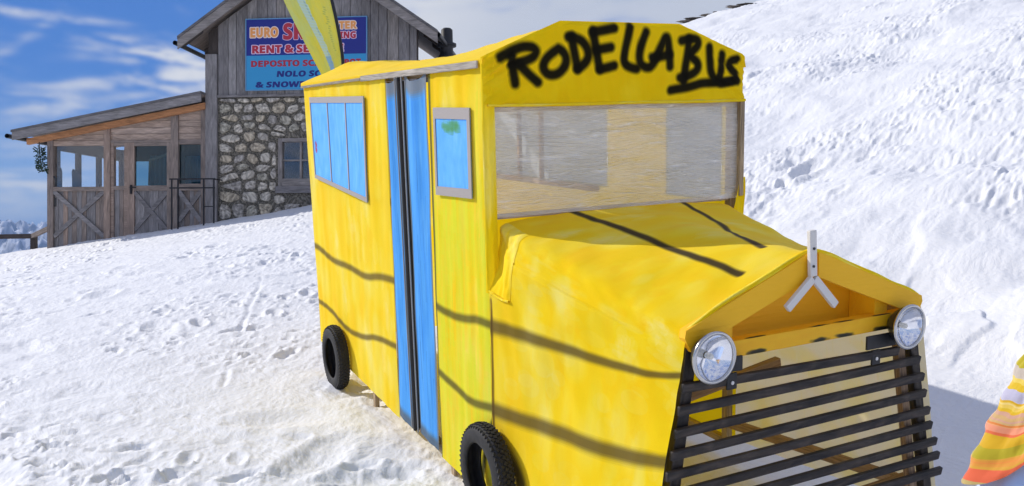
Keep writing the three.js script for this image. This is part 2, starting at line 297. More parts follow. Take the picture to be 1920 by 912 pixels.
    const area = Math.abs(poly.reduce((t, p, i) => { const b = poly[(i + 1) % poly.length]; return t + p[0] * b[1] - p[1] * b[0]; }, 0)) / 2; if (area < 0.006) continue;
    const n = poly.length, P = [], T = [], I = [], hz = 0.03 + 0.03 * rs(), tx = (rs() - 0.5) * 0.12, ty = (rs() - 0.5) * 0.12;
    for (const [k, z] of [[1, -0.02], [0.97, hz * 0.7], [0.8, hz]]) for (const p of poly) { const x = cx + (p[0] - cx) * k, y = cy + (p[1] - cy) * k; P.push(x, y, z + (z > 0 ? (x - cx) * tx + (y - cy) * ty + 0.006 * n2(x * 12, y * 12) : 0)); T.push(x + s[2] * 9, y); }
    P.push(cx, cy, hz + 0.004); T.push(cx + s[2] * 9, cy);
    for (let r = 0; r < 2; r++) for (let i = 0; i < n; i++) { const a = r * n + i, b = r * n + (i + 1) % n; I.push(a, b, b + n, a, b + n, a + n); }
    for (let i = 0; i < n; i++) I.push(2 * n + i, 2 * n + (i + 1) % n, 3 * n);
    const g = new THREE.BufferGeometry(); g.setAttribute('position', new THREE.Float32BufferAttribute(P, 3)); g.setAttribute('uv', new THREE.Float32BufferAttribute(T, 2)); g.setIndex(I); g.computeVertexNormals();
    part('stone', g, stones[Math.floor(rs() * 6)], lodge);
  }
  // window in the stone wall
  const win = part('window', mergeGeometries([bx(wx0, wx0 + 0.1, wy0, wy1, -0.2, 0.03), bx(wx1 - 0.1, wx1, wy0, wy1, -0.2, 0.03), bx(wx0 + 0.1, wx1 - 0.1, wy1 - 0.09, wy1, -0.2, 0.028, 'x'), bx(wx0 + 0.1, wx1 - 0.1, wy0, wy0 + 0.19, -0.2, 0.028, 'x')]), greyWood[3], lodge);
  part('sill', bx(wx0 - 0.06, wx1 + 0.06, wy0 - 0.17, wy0 - 0.002, -0.05, 0.07, 'x'), greyWood[2], win);
  for (const x of [2.43, 2.93]) part('mullion', bx(x - 0.025, x + 0.025, wy0 + 0.19, wy1 - 0.09, -0.1, 0.0), greyWood[3], win);
  part('glazing_bar', bx(wx0 + 0.1, wx1 - 0.1, 2.05, 2.09, -0.095, -0.005, 'x'), greyWood[3], win);
  for (const [a, b] of [[wx0 + 0.1, 2.405], [2.455, 2.905], [2.955, wx1 - 0.1]]) for (const [c, d] of [[wy0 + 0.19, 2.05], [2.09, wy1 - 0.09]]) part('pane', bx(a, b, c, d, -0.06, -0.056), glassMat, win);
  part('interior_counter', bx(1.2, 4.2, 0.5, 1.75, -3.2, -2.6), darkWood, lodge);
  // roof: two slabs with overhang, bargeboards, soffit boards
  const slab = (x0, x1, t0, t1, z0, z1, m, nm) => part(nm, prism([[x0, roofY(x0) - t1], [x1, roofY(x1) - t1], [x1, roofY(x1) - t0], [x0, roofY(x0) - t0]], z0, z1, 'x'), m, lodge);
  const eL = -0.55, eR = 5.98;
  slab(eL, apexX, 0, 0.07, -7.3, 0.5, roofMat, 'roof'); slab(apexX, eR, 0, 0.07, -7.3, 0.5, roofMat, 'roof');
  slab(eL, apexX, 0.075, 0.32, 0.44, 0.48, greyWood[3], 'bargeboard'); slab(apexX, eR, 0.075, 0.32, 0.44, 0.48, greyWood[3], 'bargeboard');
  slab(eL + 0.06, apexX, 0.08, 0.12, -7.2, 0.435, brownWood[2], 'soffit'); slab(apexX, eR - 0.06, 0.08, 0.12, -7.2, 0.435, brownWood[2], 'soffit');
  for (const z of [0.28, -0.9, -2.1, -3.3]) for (const [a, b] of [[eL + 0.1, 0], [SR, eR - 0.1]]) slab(a, b, 0.122, 0.26, z - 0.06, z + 0.06, darkWood, 'rafter_end');
  for (const x of [eL - 0.08, eR + 0.02]) part('gutter', tube([[x, roofY(x) - 0.1, 0.45], [x, roofY(x) - 0.12, -3], [x, roofY(x) - 0.14, -7.2]], 0.06, 8, 8), plain(0.02, 0.02, 0.02, 0.5), lodge);
  // low wing behind the bus with a stove flue
  part('rear_wing', mergeGeometries([bx(SR + 0.01, 7.6, -1.2, 3.4, -6.5, -0.6)]), greyWood[1], lodge);
  part('wing_roof', bx(SR + 0.03, 7.9, 3.402, 3.52, -6.8, -0.3, 'x'), roofMat, lodge);
  const black = plain(0.012, 0.012, 0.014, 0.6);
  const fl = part('flue', new THREE.CylinderGeometry(0.17, 0.19, 1.1, 16).translate(6.0, 4.06, -0.75), black, lodge);
  part('cowl', new THREE.LatheGeometry([[0.15, 4.6], [0.22, 4.6], [0.25, 4.68], [0.22, 4.75], [0.16, 4.82], [0.16, 4.98], [0.24, 5.0], [0.24, 5.07], [0.155, 5.1], [0.145, 5.42], [0.1, 5.46], [0.0, 5.46]].map((p) => new THREE.Vector2(...p)), 18).translate(6.0, 0, -0.75), black, fl);
}

// ------------------------------------------------------------------ glazed timber porch leaning on the lodge
{
  const porch = thing('timber_porch', 'brown timber porch with big windows and cross braced panels left of the stone wall', 'porch', [LO[0], LO[1], LO[2]]);
  porch.rotation.y = -TH;
  const X0 = -4.27, rt = (x) => 3.72 + 0.18 * x, DEP = -3.6; // roof underside line
  const post = (x0, x1, y0, y1, z0, z1, m) => part('post', bx(x0, x1, y0, y1, z0, z1), m, porch);
  post(X0, X0 + 0.16, -1.2, rt(X0) - 0.2, -0.14, 0.02, brownWood[2]); post(-2.74, -2.57, -1.2, rt(-2.7) - 0.2, -0.14, 0.025, brownWood[1]);
  post(-0.95, -0.76, -1.2, rt(-0.9) - 0.2, -0.14, 0.025, brownWood[0]); post(-0.16, -0.02, -1.2, rt(-0.1) - 0.22, -0.14, 0.02, brownWood[2]);
  post(X0, X0 + 0.16, -1.6, rt(X0) - 0.2, DEP, DEP + 0.16, brownWood[2]);
  // slanting top beam, fascia, roof
  const sl = (x0, x1, t0, t1, z0, z1, m, nm, lb) => part(nm, prism([[x0, rt(x0) - t1], [x1, rt(x1) - t1], [x1, rt(x1) - t0], [x0, rt(x0) - t0]], z0, z1, 'x'), m, porch, lb);
  sl(-5.0, 0, 0.0, 0.2, 0.32, 0.36, greyWood[0], 'fascia'); sl(-4.75, -0.005, 0.19, 0.34, 0.02, 0.14, orangeWood, 'top_beam', 'orange stained slanting beam under the roof edge');
  sl(-5.02, 0, -0.06, -0.002, DEP - 0.3, 0.38, roofMat, 'roof'); sl(-4.98, -0.005, 0.002, 0.03, DEP - 0.25, 0.31, brownWood[0], 'soffit');
  for (const z of [0.1, -0.8, -1.7, -2.6]) sl(-5.0, -4.28, 0.032, 0.14, z - 0.05, z + 0.05, darkWood, 'rafter_end');
  part('gutter', tube([[-5.12, rt(-5.1) - 0.08, 0.38], [-5.12, rt(-5.1) - 0.1, -2], [-5.12, rt(-5.1) - 0.12, DEP - 0.2]], 0.06, 8, 8), plain(0.02, 0.02, 0.022, 0.5), porch);
  // horizontal infill boards above the windows, cut to the slope
  for (const [x0, x1] of [[X0 + 0.16, -2.74], [-2.57, -0.95], [-0.76, -0.16]]) for (let y = 2.62; y < rt(x1) - 0.3; y += 0.165) {
    const yt = y + 0.157, cut = (x) => Math.min(yt, rt(x) - 0.3); if (cut(x1) < y + 0.02) break;
    const xs = (y + 0.3 - 3.72) / 0.18, xl = Math.max(x0, Math.min(x1 - 0.05, xs)); // where the slope meets the lower edge
    const xc = clamp((yt + 0.3 - 3.72) / 0.18, xl, x1); const poly = [[xl, y], [x1, y], [x1, cut(x1)]]; if (xc < x1 - 0.01 && xc > xl + 0.01) poly.push([xc, yt]); if (cut(xl) > y + 0.012) poly.push([xl, cut(xl)]);
    part('plank', prism(poly, -0.08, -0.035 + 0.015 * pick(), 'x'), paleWood[Math.floor(pick() * 3)], porch);
  }
  const beam = (x0, x1, y0, y1, z0, z1, m = brownWood[0], nm = 'rail') => part(nm, bx(x0, x1, y0, y1, z0, z1, 'x'), m, porch);
  beam(X0 + 0.16, -2.74, 2.5, 2.618, -0.12, 0.0, paleWood[0], 'lintel'); beam(-2.57, -0.95, 2.56, 2.618, -0.12, 0.005, brownWood[0], 'lintel'); beam(-0.76, -0.16, 2.5, 2.618, -0.12, 0.0, brownWood[2], 'lintel');
  beam(X0 + 0.16, -2.74, 1.33, 1.44, -0.13, 0.015); beam(-0.76, -0.16, 1.33, 1.5, -0.13, 0.01);
  // lower panels: vertical boards and a cross brace
  const panel = (x0, x1, y0, y1, brace) => {
    for (let x = x0; x < x1 - 0.02;) { const w = Math.min(0.1 + 0.05 * pick(), x1 - x); part('plank', bx(x + 0.003, x + w - 0.003, y0, y1, -0.09, -0.05 + 0.012 * pick()), (pick() < 0.5 ? brownWood : greyWood)[Math.floor(pick() * 3)], porch); x += w; }
    if (!brace) return;
    const w = 0.055, b0 = brace, L = Math.hypot(x1 - x0, y1 - b0), nx = -(y1 - b0) / L * w, ny = (x1 - x0) / L * w;
    part('brace', prism([[x0 - nx, b0 - ny], [x1 - nx, y1 - ny], [x1 + nx, y1 + ny], [x0 + nx, b0 + ny]], -0.03, 0.002, 'x'), greyWood[2], porch);
    part('brace', prism([[x0 + nx, y1 - ny], [x1 + nx, b0 - ny], [x1 - nx, b0 + ny], [x0 - nx, y1 + ny]], -0.025, 0.012, 'x'), greyWood[0], porch);
  };
  panel(X0 + 0.16, -2.74, -0.8, 1.33, 0.16); panel(-0.76, -0.16, -0.6, 1.33, 0.55);
  // fixed side light and door
  const frame = (x0, x1, y0, y1, z, m) => { beam(x0, x0 + 0.08, y0, y1, -0.12, z, m, 'door_frame'); beam(x1 - 0.08, x1, y0, y1, -0.12, z, m, 'door_frame'); };
  frame(-2.565, -2.12, -0.6, 2.555, 0.0, brownWood[1]); beam(-2.485, -2.2, 1.36, 1.46, -0.11, -0.005); beam(-2.485, -2.2, 2.47, 2.555, -0.11, -0.006);
  panel(-2.485, -2.2, -0.6, 1.36); part('pane', bx(-2.485, -2.2, 1.46, 2.47, -0.06, -0.055), glassMat, porch);
  const door = sub('door', porch), dpl = brownWood[0];
  part('stile', bx(-2.115, -1.93, -0.5, 2.555, -0.1, 0.012), brownWood[1], door); part('stile', bx(-1.06, -0.955, -0.5, 2.555, -0.1, 0.012), dpl, door);
  part('door_rail', bx(-1.93, -1.06, 2.47, 2.555, -0.1, 0.01, 'x'), dpl, door); part('door_rail', bx(-1.93, -1.06, 1.33, 1.46, -0.1, 0.01, 'x'), dpl, door);
  for (let x = -1.93; x < -1.07; x += 0.1235) part('plank', bx(x + 0.002, x + 0.121, -0.5, 1.33, -0.09, -0.045 + 0.01 * pick()), greyWood[Math.floor(pick() * 4)], door);
  { const w = 0.05, x0 = -1.93, x1 = -1.06, y0 = 0.33, y1 = 1.3, L = Math.hypot(x1 - x0, y1 - y0), nx = -(y1 - y0) / L * w, ny = (x1 - x0) / L * w;
    part('brace', prism([[x0 - nx, y0 - ny], [x1 - nx, y1 - ny], [x1 + nx, y1 + ny], [x0 + nx, y0 + ny]], -0.03, 0.0, 'x'), greyWood[2], door); part('brace', prism([[x0 + nx, y1 - ny], [x1 + nx, y0 - ny], [x1 - nx, y0 + ny], [x0 - nx, y1 + ny]], -0.025, 0.008, 'x'), greyWood[2], door); }
  part('pane', bx(-1.93, -1.06, 1.46, 2.47, -0.055, -0.05), tealGlass, door);
  part('handle', mergeGeometries([bx(-2.03, -1.98, 1.25, 1.48, 0.013, 0.04), bx(-2.02, -1.86, 1.4, 1.43, 0.041, 0.07)]), plain(0.02, 0.02, 0.02, 0.4, 0.6), door);
  // windows left and right of the door
  const wl = sub('window', porch); part('pane', bx(X0 + 0.16, -2.74, 1.44, 2.5, -0.07, -0.065), glassMat, wl);
  const wr = sub('window', porch); part('pane', bx(-0.76, -0.16, 1.5, 2.5, -0.07, -0.065), tealGlass, wr);
  // inside: floor, ceiling, back wall with openings towards the valley, left wall with three lights
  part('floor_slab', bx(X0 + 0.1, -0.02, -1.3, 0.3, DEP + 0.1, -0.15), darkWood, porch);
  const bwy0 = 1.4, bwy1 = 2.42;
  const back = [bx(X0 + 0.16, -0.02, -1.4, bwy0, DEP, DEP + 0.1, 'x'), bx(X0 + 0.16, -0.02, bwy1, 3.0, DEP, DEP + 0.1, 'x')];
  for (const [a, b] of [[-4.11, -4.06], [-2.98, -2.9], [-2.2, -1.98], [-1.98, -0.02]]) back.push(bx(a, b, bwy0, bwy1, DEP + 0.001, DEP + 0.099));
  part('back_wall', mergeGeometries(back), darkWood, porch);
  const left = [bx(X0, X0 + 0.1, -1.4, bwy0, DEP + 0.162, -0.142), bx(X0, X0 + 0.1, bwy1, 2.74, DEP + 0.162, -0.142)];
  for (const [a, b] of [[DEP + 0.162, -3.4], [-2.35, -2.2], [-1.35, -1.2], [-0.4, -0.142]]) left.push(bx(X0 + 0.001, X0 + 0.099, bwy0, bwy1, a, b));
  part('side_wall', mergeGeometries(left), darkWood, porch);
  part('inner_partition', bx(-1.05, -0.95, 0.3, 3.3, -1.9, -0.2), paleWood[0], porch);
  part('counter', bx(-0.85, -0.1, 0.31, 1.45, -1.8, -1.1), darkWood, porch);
  part('teal_reflection_sheet', grid(40, 2, (a, b) => [lerp(-1.9, -1.1, a), lerp(0.31, 2.3, b), -0.75 + 0.05 * Math.sin(a * 40)]), plain(0.1, 0.24, 0.31, 0.9, 0, { side: THREE.DoubleSide }), porch);  // teal sheet added to imitate the sky reflection in the door pane
  part('teal_reflection_sheet', grid(40, 2, (a, b) => [lerp(-0.92, -0.05, a), lerp(1.45, 2.28, b), -0.7 + 0.04 * Math.sin(a * 34)]), plain(0.1, 0.24, 0.31, 0.9, 0, { side: THREE.DoubleSide }), porch);  // same painted reflection, behind the right window
  const pf = paleWood[1]; part('inner_frame', bar([-1.8, 1.5, -0.5], [-1.78, 2.12, -0.5], 0.03, 0.06, new THREE.Vector3(0, 0, 1)), pf, porch); part('inner_frame', bar([-1.8, 2.14, -0.5], [-1.14, 2.36, -0.5], 0.03, 0.07), pf, porch);
  // spruce garland hanging at the eave corner
  const gl = [], rg = rng(44);
  for (let i = 0; i < 160; i++) { const t = rg(), y = 2.45 - 0.62 * t, a = rg() * tau, r = 0.05 + 0.05 * rg(), s = new THREE.ConeGeometry(0.012, 0.16, 4); s.rotateX(0.6 + rg() * 1.8); s.rotateY(a); s.translate(-4.42 + 0.1 * t + Math.cos(a) * r, y, 0.12 + Math.sin(a) * r); gl.push(s); }
  const gar = thing('spruce_garland', 'dark green spruce garland hanging at the left eave corner of the porch', 'garland', LO); gar.rotation.y = -TH;
  part('needles', mergeGeometries(gl), plain(0.02, 0.05, 0.022, 0.9), gar); part('cord', tube([[-4.42, 2.68, 0.12], [-4.4, 2.2, 0.12], [-4.33, 1.83, 0.12]], 0.012, 8, 5), plain(0.05, 0.04, 0.03, 0.9), gar);
  // skis leaning inside against the valley windows
  const skiCols = [[0.015, 0.015, 0.02], [0.02, 0.022, 0.03], [0.03, 0.02, 0.02], [0.012, 0.02, 0.03]], where = [[-0.25, 2.02, 'widest black ski'], [-0.92, 1.97, 'tall dark ski'], [-1.12, 1.94, 'shorter dark ski'], [-0.08, 1.72, 'lowest dark ski']];
  where.forEach(([zz, top, nm], i) => {
    const k = thing('ski', nm + ' leaning upright behind the left porch window', 'ski', LO, 'skis behind the left porch window'); k.rotation.y = -TH;
    const x = -4.1;
    const body = grid(4, 20, (a, b) => { const w = 0.05 * (b > 0.9 ? Math.sqrt(Math.max(0, 1 - ((b - 0.9) / 0.1) ** 2)) : 1) * (1 + 0.25 * Math.abs(b - 0.5)); return [x + (a - 0.5) * 2 * w, lerp(0.3, top, b), zz - (a - 0.5) * 0.06 + (b > 0.88 ? 0.9 * (b - 0.88) ** 1.6 * 2 : 0)]; });
    const b2 = body.clone().translate(0, 0, 0.012); part('ski_body', mergeGeometries([body, b2]), plain(...skiCols[i], 0.35, 0, { side: THREE.DoubleSide }), k);
    part('binding', new RoundedBoxGeometry(0.08, 0.22, 0.05, 1, 0.01).translate(x, 1.05, zz + 0.03), plain(0.05, 0.05, 0.05, 0.5), k);
  });
}

// ------------------------------------------------------------------ shop sign on the gable
{
  const W = 1240, H = 716, cv = document.createElement('canvas'); cv.width = W; cv.height = H; const c = cv.getContext('2d');
  c.fillStyle = '#17257f'; c.fillRect(0, 0, W, H * 0.515); c.fillStyle = '#2f93c4'; c.fillRect(0, H * 0.515, W, H);
  const word = (t, x, y, size, fill, edge, ew, sx = 1, skew = 0) => { c.save(); c.translate(x, y); c.transform(sx, 0, skew, 1, 0, 0); c.font = 'bold ' + size + 'px sans-serif'; c.lineJoin = 'round'; if (edge) { c.strokeStyle = edge; c.lineWidth = ew; c.strokeText(t, 0, 0); } c.fillStyle = fill; c.strokeStyle = fill; c.lineWidth = size * 0.07; c.fillText(t, 0, 0); c.strokeText(t, 0, 0); c.restore(); };
  word('EURO', 34, 178, 128, '#e89a52', '#f1dccb', 26, 0.88); word('SKI', 380, 205, 215, '#b02a3c', '#dfc6da', 26, 0.92); word('CENTER', 760, 112, 100, '#e89a52', '#f1dccb', 22, 1.02);
  word('CARVING', 742, 208, 88, '#b02a3c', '#dfc6da', 18, 1.02); word('RENT & SERVICE', 52, 342, 104, '#b02a3c', '#dfc6da', 22, 1.2);
  word('DEPOSITO SCI', 42, 482, 82, '#a8243a', '#8fc0da', 6, 1.3); word('DEPOT', 900, 482, 82, '#a8243a', '#8fc0da', 6, 1.1); word('NOLO SCI', 310, 588, 78, '#141f72', null, 0, 1.4, -0.12); word('& SNOWBOARD', 92, 694, 76, '#141f72', null, 0, 1.5, -0.12);
  const tx = new THREE.CanvasTexture(cv); tx.colorSpace = THREE.SRGBColorSpace; tx.anisotropy = 8;
  const s = thing('shop_sign', 'large dark blue and turquoise shop sign with red and orange lettering on the gable', 'sign', LO); s.rotation.y = -TH;
  const g = new THREE.PlaneGeometry(3.06, 1.75); g.translate(2.6, 4.71, 0.105); part('printed_face', g, new THREE.MeshStandardMaterial({ map: tx, roughness: 0.5 }), s);
  part('board', bx(1.07, 4.13, 3.835, 5.585, 0.065, 0.1), plain(0.3, 0.35, 0.45, 0.6), s);
  part('frame', mergeGeometries([bx(1.045, 1.068, 3.81, 5.61, 0.06, 0.115), bx(4.132, 4.155, 3.81, 5.61, 0.06, 0.115), bx(1.069, 4.131, 5.587, 5.61, 0.06, 0.115), bx(1.069, 4.131, 3.81, 3.833, 0.06, 0.115)]), plain(0.12, 0.3, 0.5, 0.5), s);
}

// ------------------------------------------------------------------ black steel railing in front of the porch, fence at the far left
{
  const rl = thing('steel_railing', 'thin black steel railing standing before the right porch window and stone wall', 'railing', LO); rl.rotation.y = -TH;
  const m = plain(0.012, 0.012, 0.014, 0.5, 0.3), z = 0.55;
  for (const y of [1.58, 1.36]) part('rail', bar([-0.72, y, z], [0.45, y, z], 0.035, 0.035), m, rl);
  for (const x of [-0.66, -0.5, 0.16, 0.42]) part('post', bar([x, -0.4, z + 0.001], [x, 1.565, z + 0.001], 0.032, 0.032, new THREE.Vector3(0, 0, 1)), m, rl);
  for (const y of [0.9]) part('rung', bar([0.17, y, z], [0.41, y, z], 0.025, 0.025), m, rl);
  part('rail', bar([0.43, 1.575, z - 0.02], [0.43, 1.575, 0.1], 0.03, 0.03), m, rl);
  const at = (px, py, d) => [(px - 960) / 1671 * d, 2 + (456 - py) / 1671 * d, -d];
  const f = thing('wooden_fence', 'brown wooden rail fence at the crest left of the porch', 'fence', at(62, 470, 24.6)); const B = f.position, loc = (p) => [p[0] - B.x, p[1] - B.y, p[2] - B.z];
  part('rail', bar(loc(at(-120, 446, 25)), loc(at(64, 443, 24.6)), 0.08, 0.13), darkWood, f); part('rail', bar(loc(at(60, 443, 24.6)), loc(at(92, 428, 24.0)), 0.08, 0.12), brownWood[2], f);
  for (const px of [63, -30, -110]) part('post', bar(loc(at(px, 478, 24.7)), loc(at(px, 441, 24.7)), 0.14, 0.14, new THREE.Vector3(0, 0, 1)), darkWood, f);
}

// ------------------------------------------------------------------ feather flag behind the bus
{
  const D = 7.35, at = (px, py) => [(px - 618) / 1671 * D, (215 - py) / 1671 * D, 0];
  const o = [(618 - 960) / 1671 * D, 2 + (456 - 215) / 1671 * D, -D];
  const fl = thing('beach_flag', 'tall faded yellow feather flag with a pale blue strip rising behind the bus roof', 'flag', o);
  const pole = [[652, 664], [643, 215], [640, 115], [632, 60], [619, 0], [598, -80], [570, -160], [530, -235]].map((p) => at(...p));
  const L = [[642, 212], [600, 135], [566, 70], [531, 0], [505, -70], [495, -140], [505, -200], [530, -235]].map((p) => new THREE.Vector3(...at(...p)));
  const Rr = pole.slice(1).map((p) => new THREE.Vector3(...p)); const cl = new THREE.CatmullRomCurve3(L), cr = new THREE.CatmullRomCurve3(Rr);
  const g = grid(16, 60, (a, b) => { const p = cl.getPoint(b).lerp(cr.getPoint(b), a); return [p.x, p.y, p.z + 0.02 * Math.sin(a * 5 + b * 9) * (1 - a)]; });
  const cv = document.createElement('canvas'); cv.width = 256; cv.height = 1024; const c = cv.getContext('2d'); c.fillStyle = '#c9c64a'; c.fillRect(0, 0, 256, 1024);
  const r = rng(8); for (let i = 0; i < 240; i++) { c.fillStyle = ['rgba(222,212,70,.22)', 'rgba(190,205,130,.2)', 'rgba(235,205,60,.15)', 'rgba(180,200,150,.14)'][Math.floor(r() * 4)]; c.beginPath(); c.ellipse(r() * 256, r() * 1024, 10 + r() * 30, 30 + r() * 90, 0, 0, 7); c.fill(); }
  // long pale word, washed out beyond reading
  for (let i = 0; i < 26; i++) { const t = i / 25, y = 1024 - lerp(115, 470, t), x = lerp(150, 96, t); c.fillStyle = t < 0.25 ? 'rgba(120,165,215,.75)' : 'rgba(176,206,214,.7)'; c.fillRect(x - 22, y - 9, 44 + 8 * r(), 18); if (r() < 0.5) { c.fillStyle = 'rgba(120,160,170,.5)'; c.fillRect(x + 12, y - 7, 10, 12); } }
  c.fillStyle = 'rgba(150,160,80,.5)'; for (let i = 0; i < 20; i++) c.fillRect(196 + 14 * r(), 560 + i * 12, 14, 7);
  c.fillStyle = 'rgba(165,200,175,.55)'; c.fillRect(0, 330, 256, 150);
  const tx = new THREE.CanvasTexture(cv); tx.colorSpace = THREE.SRGBColorSpace;
  part('sail', g, new THREE.MeshPhysicalMaterial({ map: tx, roughness: 1, side: THREE.DoubleSide, transmission: 0.35, thickness: 0 }), fl);
  part('pole', tube(pole.map((p) => [p[0] + 0.012, p[1], p[2]]), 0.014, 60, 8), plain(0.01, 0.01, 0.012, 0.4), fl);
  part('base_plate', new RoundedBoxGeometry(0.28, 0.04, 0.28, 1, 0.01).translate(...at(652, 662)), plain(0.03, 0.03, 0.03, 0.6), fl);
}

// ------------------------------------------------------------------ parade bus (local: x across, y above its ground, z forward)
const bus = thing('parade_bus', 'homemade yellow cloth bus with blue doors and painted black lettering on the snow', 'bus', BO.toArray());
bus.quaternion.setFromRotationMatrix(new THREE.Matrix4().makeBasis(BR, BU, BF));
const Y = (u) => u + 2.2;
const weave = dataTex(512, 512, (u, v) => 0.5 + 0.22 * tnoise(u, v, 6, 3, 31, 3) + 0.12 * Math.sin(u * tau * 128) * Math.sin(v * tau * 128), false, 2, 2);
const spray = (c, pts, w, rgb = '46,40,22', a = 0.62) => { c.lineCap = 'round'; c.lineJoin = 'round'; for (const [k, al] of [[1.7, 0.10], [1.4, 0.16], [1.15, 0.26], [0.9, 0.4], [0.62, 0.4]]) { c.strokeStyle = 'rgba(' + rgb + ',' + al * a / 0.62 + ')'; c.lineWidth = w * k; c.beginPath(); c.moveTo(...pts[0]); for (let i = 1; i < pts.length - 1; i++) { const e = i === pts.length - 2 ? pts[i + 1] : [(pts[i][0] + pts[i + 1][0]) / 2, (pts[i][1] + pts[i + 1][1]) / 2]; c.quadraticCurveTo(...pts[i], ...e); } if (pts.length === 2) c.lineTo(...pts[1]); c.stroke(); } };
function brushed(c, w, h, seed, base, cols, n, sw, sh) { c.fillStyle = base; c.fillRect(0, 0, w, h); const r = rng(seed); const yel = cols === YEL; if (yel) n *= 1.3; for (let i = 0; i < n; i++) { const x = r() * w, y = r() * h, l = sh * (0.4 + r()), b = sw * (0.4 + r()); const g = c.createRadialGradient(0, 0, 0, 0, 0, 1); const col = cols[Math.floor(r() * cols.length)], a = (0.1 + 0.22 * r()) * (yel ? 1.35 : 1); g.addColorStop(0, 'rgba(' + col + ',' + a + ')'); g.addColorStop(0.6, 'rgba(' + col + ',' + a * 0.7 + ')'); g.addColorStop(1, 'rgba(' + col + ',0)'); c.save(); c.translate(x, y); c.rotate((r() - 0.5) * 0.3); c.scale(b, l); c.fillStyle = g; c.fillRect(-1, -1, 2, 2); c.restore(); } for (let i = 0; i < n * 1.6; i++) { c.fillStyle = 'rgba(' + cols[Math.floor(r() * cols.length)] + ',' + (0.05 + 0.1 * r()) * (yel ? 0.45 : 1) + ')'; c.fillRect(r() * w, r() * h, 1 + r() * 3, sh * (0.3 + r())); }
  if (yel) for (let i = 0; i < 46; i++) { const x = r() * w, y = r() * h, pale = r() < 0.62; for (let k = 0; k < 9; k++) { c.fillStyle = pale ? 'rgba(252,244,176,' + (0.06 + 0.1 * r()) + ')' : 'rgba(255,204,0,' + (0.06 + 0.09 * r()) + ')'; c.save(); c.translate(x + (r() - 0.5) * sw * 1.5, y + (r() - 0.5) * sh); c.rotate((r() - 0.5) * 0.5); c.beginPath(); c.ellipse(0, 0, sw * (0.15 + 0.3 * r()), sh * (0.15 + 0.35 * r()), 0, 0, 7); c.fill(); c.restore(); } } }
const YEL = ['255,214,0', '255,220,10', '255,238,120', '255,230,50', '250,242,150', '255,206,0'];
const canvasTex = (w, h, draw) => { const cv = document.createElement('canvas'); cv.width = w; cv.height = h; draw(cv.getContext('2d'), w, h); const t = new THREE.CanvasTexture(cv); t.colorSpace = THREE.SRGBColorSpace; t.anisotropy = 8; return t; };
const cloth = (map, trans = 0.28, color = 0xffffff) => new THREE.MeshPhysicalMaterial({ map, color, roughness: 1, specularIntensity: 0.25, transmission: trans, thickness: 0, side: THREE.DoubleSide, bumpMap: weave, bumpScale: 0.0035 });
const S = 520; // pixels per metre on the painted side
const sideTex = canvasTex(1740, 1150, (c, w, h) => {
  const X = (f) => (f + 3.33) * S, V = (u) => -u * S + 6;
  brushed(c, w, h, 3, '#ffdb10', YEL, 520, 70, 120);
  // the lemon green panel beside the front wheel
  const x0 = X(-0.665); c.save(); c.beginPath(); c.rect(x0, 0, w - x0, h); c.clip();
  const r = rng(21); for (let i = 0; i < 420; i++) { const x = x0 + r() * (w - x0), y = V(-0.45) + r() * (h - V(-0.45)); c.fillStyle = ['rgba(232,236,40,.26)', 'rgba(236,238,60,.26)', 'rgba(222,232,34,.2)', 'rgba(244,234,70,.22)'][Math.floor(r() * 4)]; c.fillRect(x - 12, y, 6 + r() * 26, 60 + r() * 160); }
  for (let i = 0; i < 40; i++) { c.fillStyle = 'rgba(216,226,40,.35)'; c.fillRect(X(-0.12) + r() * 60, V(-0.05) + r() * V(-0.8), 4, 90); }
  c.restore();
  spray(c, [[-3.3, -1.25], [-3.1, -1.235], [-2.7, -1.30], [-2.3, -1.275], [-1.9, -1.30], [-1.6, -1.235], [-1.34, -1.225]].map(([f, u]) => [X(f), V(u)]), 21, '88,74,38', 0.5);
  spray(c, [[-3.3, -1.70], [-3.1, -1.68], [-2.8, -1.69], [-2.4, -1.76], [-2.0, -1.73], [-1.7, -1.65], [-1.34, -1.635]].map(([f, u]) => [X(f), V(u)]), 18, '88,74,38', 0.5);
  spray(c, [[-0.66, -1.25], [-0.5, -1.262], [-0.3, -1.25], [-0.12, -1.212], [0.03, -1.215]].map(([f, u]) => [X(f), V(u)]), 19, '86,80,36', 0.55);
  spray(c, [[-0.66, -1.615], [-0.5, -1.63], [-0.25, -1.665], [-0.1, -1.64], [0.03, -1.615]].map(([f, u]) => [X(f), V(u)]), 19, '86,80,36', 0.55);
  // grey sprayed edges at the doorway, black round the wheel
  spray(c, [[X(-0.655), V(0)], [X(-0.66), V(-0.9)], [X(-0.672), V(-2.15)]], 12, '70,80,70', 0.55); spray(c, [[X(-1.335), V(0)], [X(-1.33), V(-2.1)]], 9, '90,90,60', 0.4);
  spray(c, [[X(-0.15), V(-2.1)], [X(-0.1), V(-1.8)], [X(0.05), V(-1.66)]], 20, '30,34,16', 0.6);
});
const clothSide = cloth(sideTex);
const bottomU = (f) => (f < -1.33 ? lerp(-2.013, -2.088, (f + 3.15) / 1.82) : lerp(-2.088, -2.12, (f + 1.33) / 1.33));
